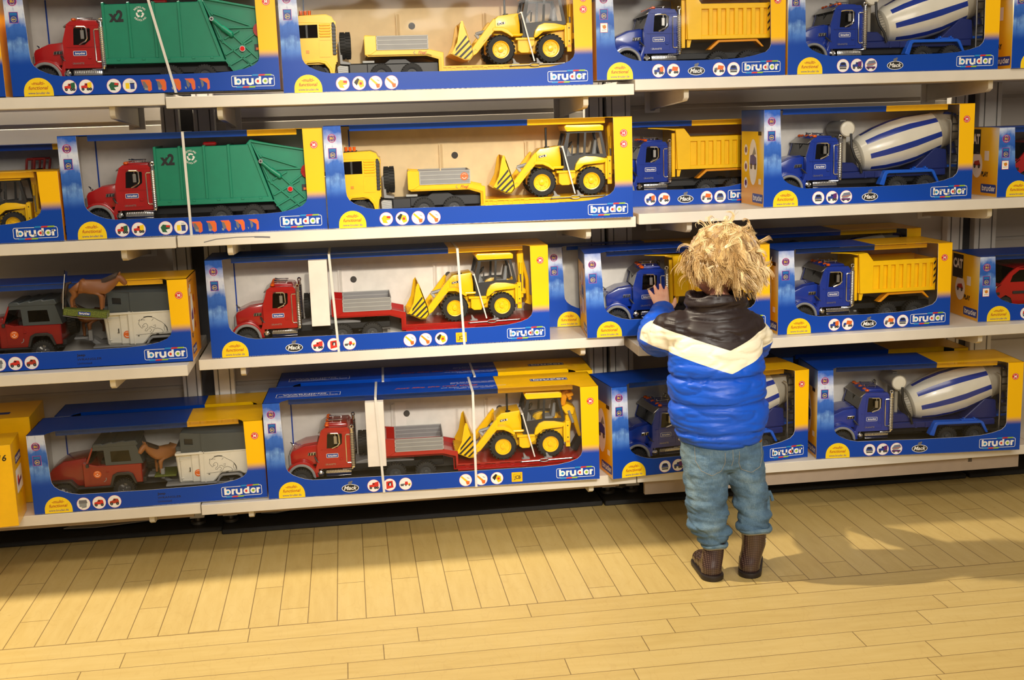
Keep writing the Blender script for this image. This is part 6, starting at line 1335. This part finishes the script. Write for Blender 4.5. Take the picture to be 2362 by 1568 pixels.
# right side prints of the two cartons whose right end shows
def right_print(k, hh):
    b = BOX[k]; m_ = MB(); sh = Sheet(m_, (b['W'], 0, 0), (0, 1, 0), (0, 0, 1), (1, 0, 0)); draw_logo(sh, .02, .016, .07, back='ink_blue', frame=False, dots=False)
    sh.disc(.055, .118, .024, 'ink_white', 1, ry=.05); sh.poly([(.04, .10), (.042, .118), (.06, .13), (.072, .112), (.07, .10)], 'ink_purple', 2); sh.disc(.035, .062, .010, 'ink_black', 1, ry=.007); sh.text('M', .035, .0595, .007, 'ink_white', 2)
    for i in range(3): sh.disc(.10, .08 + i * .035, .010, 'ink_darkred', 1)
    sh.rect(.02, .165, .035, .185, 'ink_white', 1); sh.rect(.04, .172, .055, .192, 'ink_white', 1); sh.text('www.bruder.de', .06, .198, .009, 'ink_black', 1)
    global ORG
    ORG = Vector((0, 0, 0)); part('side_print', m_, b['obj'])
right_print('W3', 0); right_print('A2', 0)

# plain yellow cartons at the left end of the bottom row
def plain_box(x, y, z, a, W, D, H, label, front=True):
    t = thing('toy_box', (0, 0, 0), label, 'toy box', 'plain yellow cartons'); t.location = (x, y, z); t.rotation_euler = (0, 0, a)
    m_ = MB(); m_.box(-W, 0, 0, D, 0, H, 'yellow_card', .0012); part('carton', m_, t)
    m_ = MB(); sh = Sheet(m_, (0, 0, 0), (0, 1, 0), (0, 0, 1), (1, 0, 0)); draw_logo(sh, .045, H - .062, .075, back='ink_blue', frame=False, dots=False)
    if front:
        sh.rrect(.03, .075, .115, .135, .004, 'ink_white', 1); sh.poly([(.045, .095), (.05, .115), (.065, .118), (.068, .098)], 'ink_red', 2); sh.poly([(.05, .088), (.10, .098), (.10, .108), (.05, .098)], 'ink_purple', 2); sh.text('1:16', .075, .066, .008, 'ink_black', 2)
    part('side_print', m_, t)
    if front:
        m_ = MB(); sh = Sheet(m_, (0, 0, 0), (1, 0, 0), (0, 0, 1), (0, -1, 0)); sh.text('16', -.012, H - .040, .022, 'ink_black', 1, .02, .2, align='R'); part('number_print', m_, t)
    m_ = MB(); sh = Sheet(m_, (0, 0, H), (1, 0, 0), (0, 1, 0), (0, 0, 1)); sh.rrect(-.14, .05, -.06, .075, .004, 'ink_blue', 0); part('top_print', m_, t)
plain_box(-.866, -.045, .1524, .10, .20, .13, .212, 'plain yellow carton overhanging the bottom shelf at the left edge')
plain_box(-.866, .150, .1524, .06, .26, .20, .235, 'plain yellow carton behind the overhanging one, bottom row left', front=False)

# ------------------------------------------------------------------ toys into the cartons
def move(parts, dx):
    for o in parts: o.location.x += dx
_gt = granite_tractor
def shifted(dx):
    def f(root, col, dz=0.0):
        n0 = set(root.children); _gt(root, col, dz)
        move([c for c in root.children if c not in n0], dx)
    return f
g1 = garbage_truck('red toy truck with green garbage body in the top row carton'); put(g1, 'G1')
g2 = copy_tree(g1); g2['label'] = 'red toy truck with green garbage body in the second row carton'; put(g2, 'G2')
granite_tractor = shifted(.0135)
d1 = dump_truck('blue toy dump truck with yellow tipper, top row'); put(d1, 'D1')
for k, l in (('D2', 'blue toy dump truck with yellow tipper, second row, partly hidden'), ('D3L', 'blue toy dump truck behind the child\'s hand, third row'), ('D3R', 'blue toy dump truck right of the child, third row')):
    c = copy_tree(d1); c['label'] = l; put(c, k)
granite_tractor = shifted(.009)
x1 = mixer_truck('blue toy mixer truck with striped drum, top row'); put(x1, 'X1')
for k, l in (('X2', 'blue toy mixer truck with striped drum, second row'), ('X3b', 'toy mixer truck at the back of the third row, drum just visible'), ('X4L', 'toy mixer truck of the bottom row half hidden by the child'), ('X4R', 'blue toy mixer truck with striped drum, bottom row right of the child')):
    c = copy_tree(x1); c['label'] = l; put(c, k)
granite_tractor = shifted(.012)
def chassis_L(root, x0, x1, rear=(), **k): return _ch(root, x0, .47, (.3385, .420))
_ch = chassis; chassis = chassis_L
t1 = low_tractor('red toy lorry with chrome stacks, third row'); put(t1, 'L3', .006)
t2 = copy_tree(t1); t2['label'] = 'red toy lorry with chrome stacks, bottom row'; put(t2, 'L4')
chassis = _ch
r1 = low_trailer('red low loader trailer under the digger, third row', 'red_plastic', dx=.103); put(r1, 'L3', .010)
r2 = copy_tree(r1); r2['label'] = 'red low loader trailer under the digger, bottom row'; put(r2, 'L4')
e1 = euro_tractor('yellow flat-nosed toy lorry, top row'); put(e1, 'M1')
e2 = copy_tree(e1); e2['label'] = 'yellow flat-nosed toy lorry, second row'; put(e2, 'M2')
y1_ = low_trailer('yellow low loader trailer, top row', 'yellow_plastic', dx=0, sticker=True); put(y1_, 'M1')
y2_ = copy_tree(y1_); y2_['label'] = 'yellow low loader trailer, second row'; put(y2_, 'M2')
ORG = Vector(y2_['_c']); st_ = MB(); sh = Sheet(st_, (0, .0284, 0)); sh.disc(.352, .1200, .0100, 'ink_orange', 0); sh.ring(.352, .12, .0062, .0070, 'ink_white', 1, 40, 140); sh.ring(.352, .12, .0050, .0062, 'ink_white', 1, 200, 340); part('price_sticker', st_, y2_, 'round orange sticker')
b1 = backhoe('yellow backhoe loader on the yellow trailer, top row', True); put(b1, 'M1', -.0785, .0, .0088)
for k, dx, l in (('M2', -.0785, 'yellow backhoe loader on the yellow trailer, second row'), ('L3', .0205, 'yellow backhoe loader on the red trailer, third row')):
    c = copy_tree(b1); c['label'] = l; put(c, k, dx, 0, .0088)
b4 = backhoe('yellow backhoe loader on the red trailer, bottom row, arm folded up', False); put(b4, 'L4', .0, .006, .0088)
bA = copy_tree(b1); bA['label'] = 'yellow backhoe loader cut off by the left edge, second row'; put(bA, 'A2', -.345, .0, -.0385); bA.scale = (.84,) * 3
for ch in bA.children:
    if ch.name.startswith('backhoe_arm'): pass
j1 = off_road_car('dark red toy off-road car, bottom row left'); put(j1, 'W4')
j2 = copy_tree(j1); j2['label'] = 'red toy off-road car at the left edge, third row'; put(j2, 'W3')
h1 = horse_trailer('white toy horse trailer with dark roof, bottom row'); put(h1, 'W4')
h2 = copy_tree(h1); h2['label'] = 'white toy horse trailer with dark roof, third row'; put(h2, 'W3', .016, 0, .002)
v1 = van('red toy van cut off by the right edge, third row'); put(v1, 'C3', .015)
v2 = copy_tree(v1); v2['label'] = 'red toy van cut off by the right edge, second row'; put(v2, 'C2', .015)
# horses
hs = horse('tan toy horse between car and trailer in the bottom row carton', -1, 'horse_tan'); hs['group'] = 'toy horses'
b = BOX['W4']; hs.location = rot_pt(b, .328, .088, .0675); hs.rotation_euler = (0, 0, .7); hs.scale = (.98,) * 3
gb = MB(); gb.box(.300, .357, .05, .13, .0625, .0672, 'grass_print', .001); ORG = Vector((0, 0, 0)); o = part('card_block', gb, None); o.location = rot_pt(b, *o['_c']); o.rotation_euler = (0, 0, b['a']); tag(o, 'grass-printed card block under the tan horse, bottom row', 'card')
hb = horse('brown toy horse hung on the front of the third row carton', 1, 'horse_brown'); hb['group'] = 'toy horses'
b = BOX['W3']; hb.location = rot_pt(b, .365, -.022, .1508); hb.rotation_euler = (0, .13, 0); hb.scale = (1.0,) * 3
gb = MB(); gb.box(-.052, .052, -.016, .016, -.0175, -.0010, 'grass_print', .001); sh = Sheet(gb, (0, -.016, 0)); draw_logo(sh, -.016, -.0125, .028, back='ink_blue', frame=False, dots=False); gb.box(-.0530, -.0518, -.017, .017, -.0185, .095, 'film'); gb.tube([(-.0525, -.017, -.001), (-.0535, -.017, .04), (-.0515, -.017, .085)], .0008, 'strap', 6)
gb.tube([(-.0525, -.017, -.0180), (0, -.019, -.0215), (.0525, -.017, -.0180), (.0530, -.017, -.004)], .0008, 'ink_grey', 6)
ORG = Vector((0, 0, 0)); o = part('card_stand', gb, None); o['_l'] = 1; o.location = rot_pt(b, .352, -.022, .1515) + Matrix.Rotation(.13, 3, 'Y') @ Vector(o['_c']); o.rotation_euler = (0, .13, 0); tag(o, 'grass-printed card base with clear sleeve under the hung brown horse', 'card')
hc = horse('brown toy horse hidden low between car and trailer, third row', -1, 'horse_brown'); hc['group'] = 'toy horses'; hc.location = rot_pt(b, .338, .10, .0640); hc.rotation_euler = (0, 0, .95); hc.scale = (.95,) * 3
# red frame toy and grey frame in the rear carton at the left
fr = thing('toy_forklift_frame', (0, 0, 0), 'red toy frame with roll bars, rear carton at the left edge', 'toy digger'); b = BOX['A2b']
m_ = MB()
for p, q in (((.30, .152), (.36, .152)), ((.36, .150), (.366, .196)), ((.366, .196), (.412, .196)), ((.412, .196), (.404, .152)), ((.385, .196), (.381, .160)), ((.36, .163), (.405, .163)), ((.36, .156), (.42, .152))): m_.tube([(p[0], .06, p[1]), (q[0], .06, q[1])], .0035, 'darkred_plastic', 8); m_.tube([(p[0], .12, p[1]), (q[0], .12, q[1])], .0035, 'darkred_plastic', 8)
m_.box(.30, .45, .05, .13, .10, .150, 'darkred_plastic', .003); m_.box(.31, .44, .055, .125, .012, .10, 'black_plastic', .003); part('frame', m_, fr)
m_ = MB(); m_.ball((.392, .09, .160), (.02, .02, .012), 'black_plastic', 12); m_.box(.37, .40, .07, .11, .148, .158, 'black_plastic', .002); part('seat', m_, fr); fr.location = rot_pt(b, 0, 0, 0)
fr2 = thing('toy_tipping_frame', (0, 0, 0), 'grey toy frame with diagonal strut, rear carton at the left edge', 'toy trailer'); m_ = MB()
m_.box(.455, .464, .05, .056, .012, .196, 'light_grey_plastic', .001); m_.tube([(.460, .053, .188), (.505, .053, .150), (.53, .053, .140)], .0045, 'light_grey_plastic', 8); m_.tube([(.46, .053, .196), (.52, .053, .196)], .003, 'black_plastic', 8); m_.box(.466, .55, .05, .13, .012, .150, 'black_plastic', .004); part('frame', m_, fr2); fr2.location = rot_pt(b, 0, 0, 0)

for o in bpy.data.objects:
    for k in ('_c', '_l'):
        if k in o: del o[k]
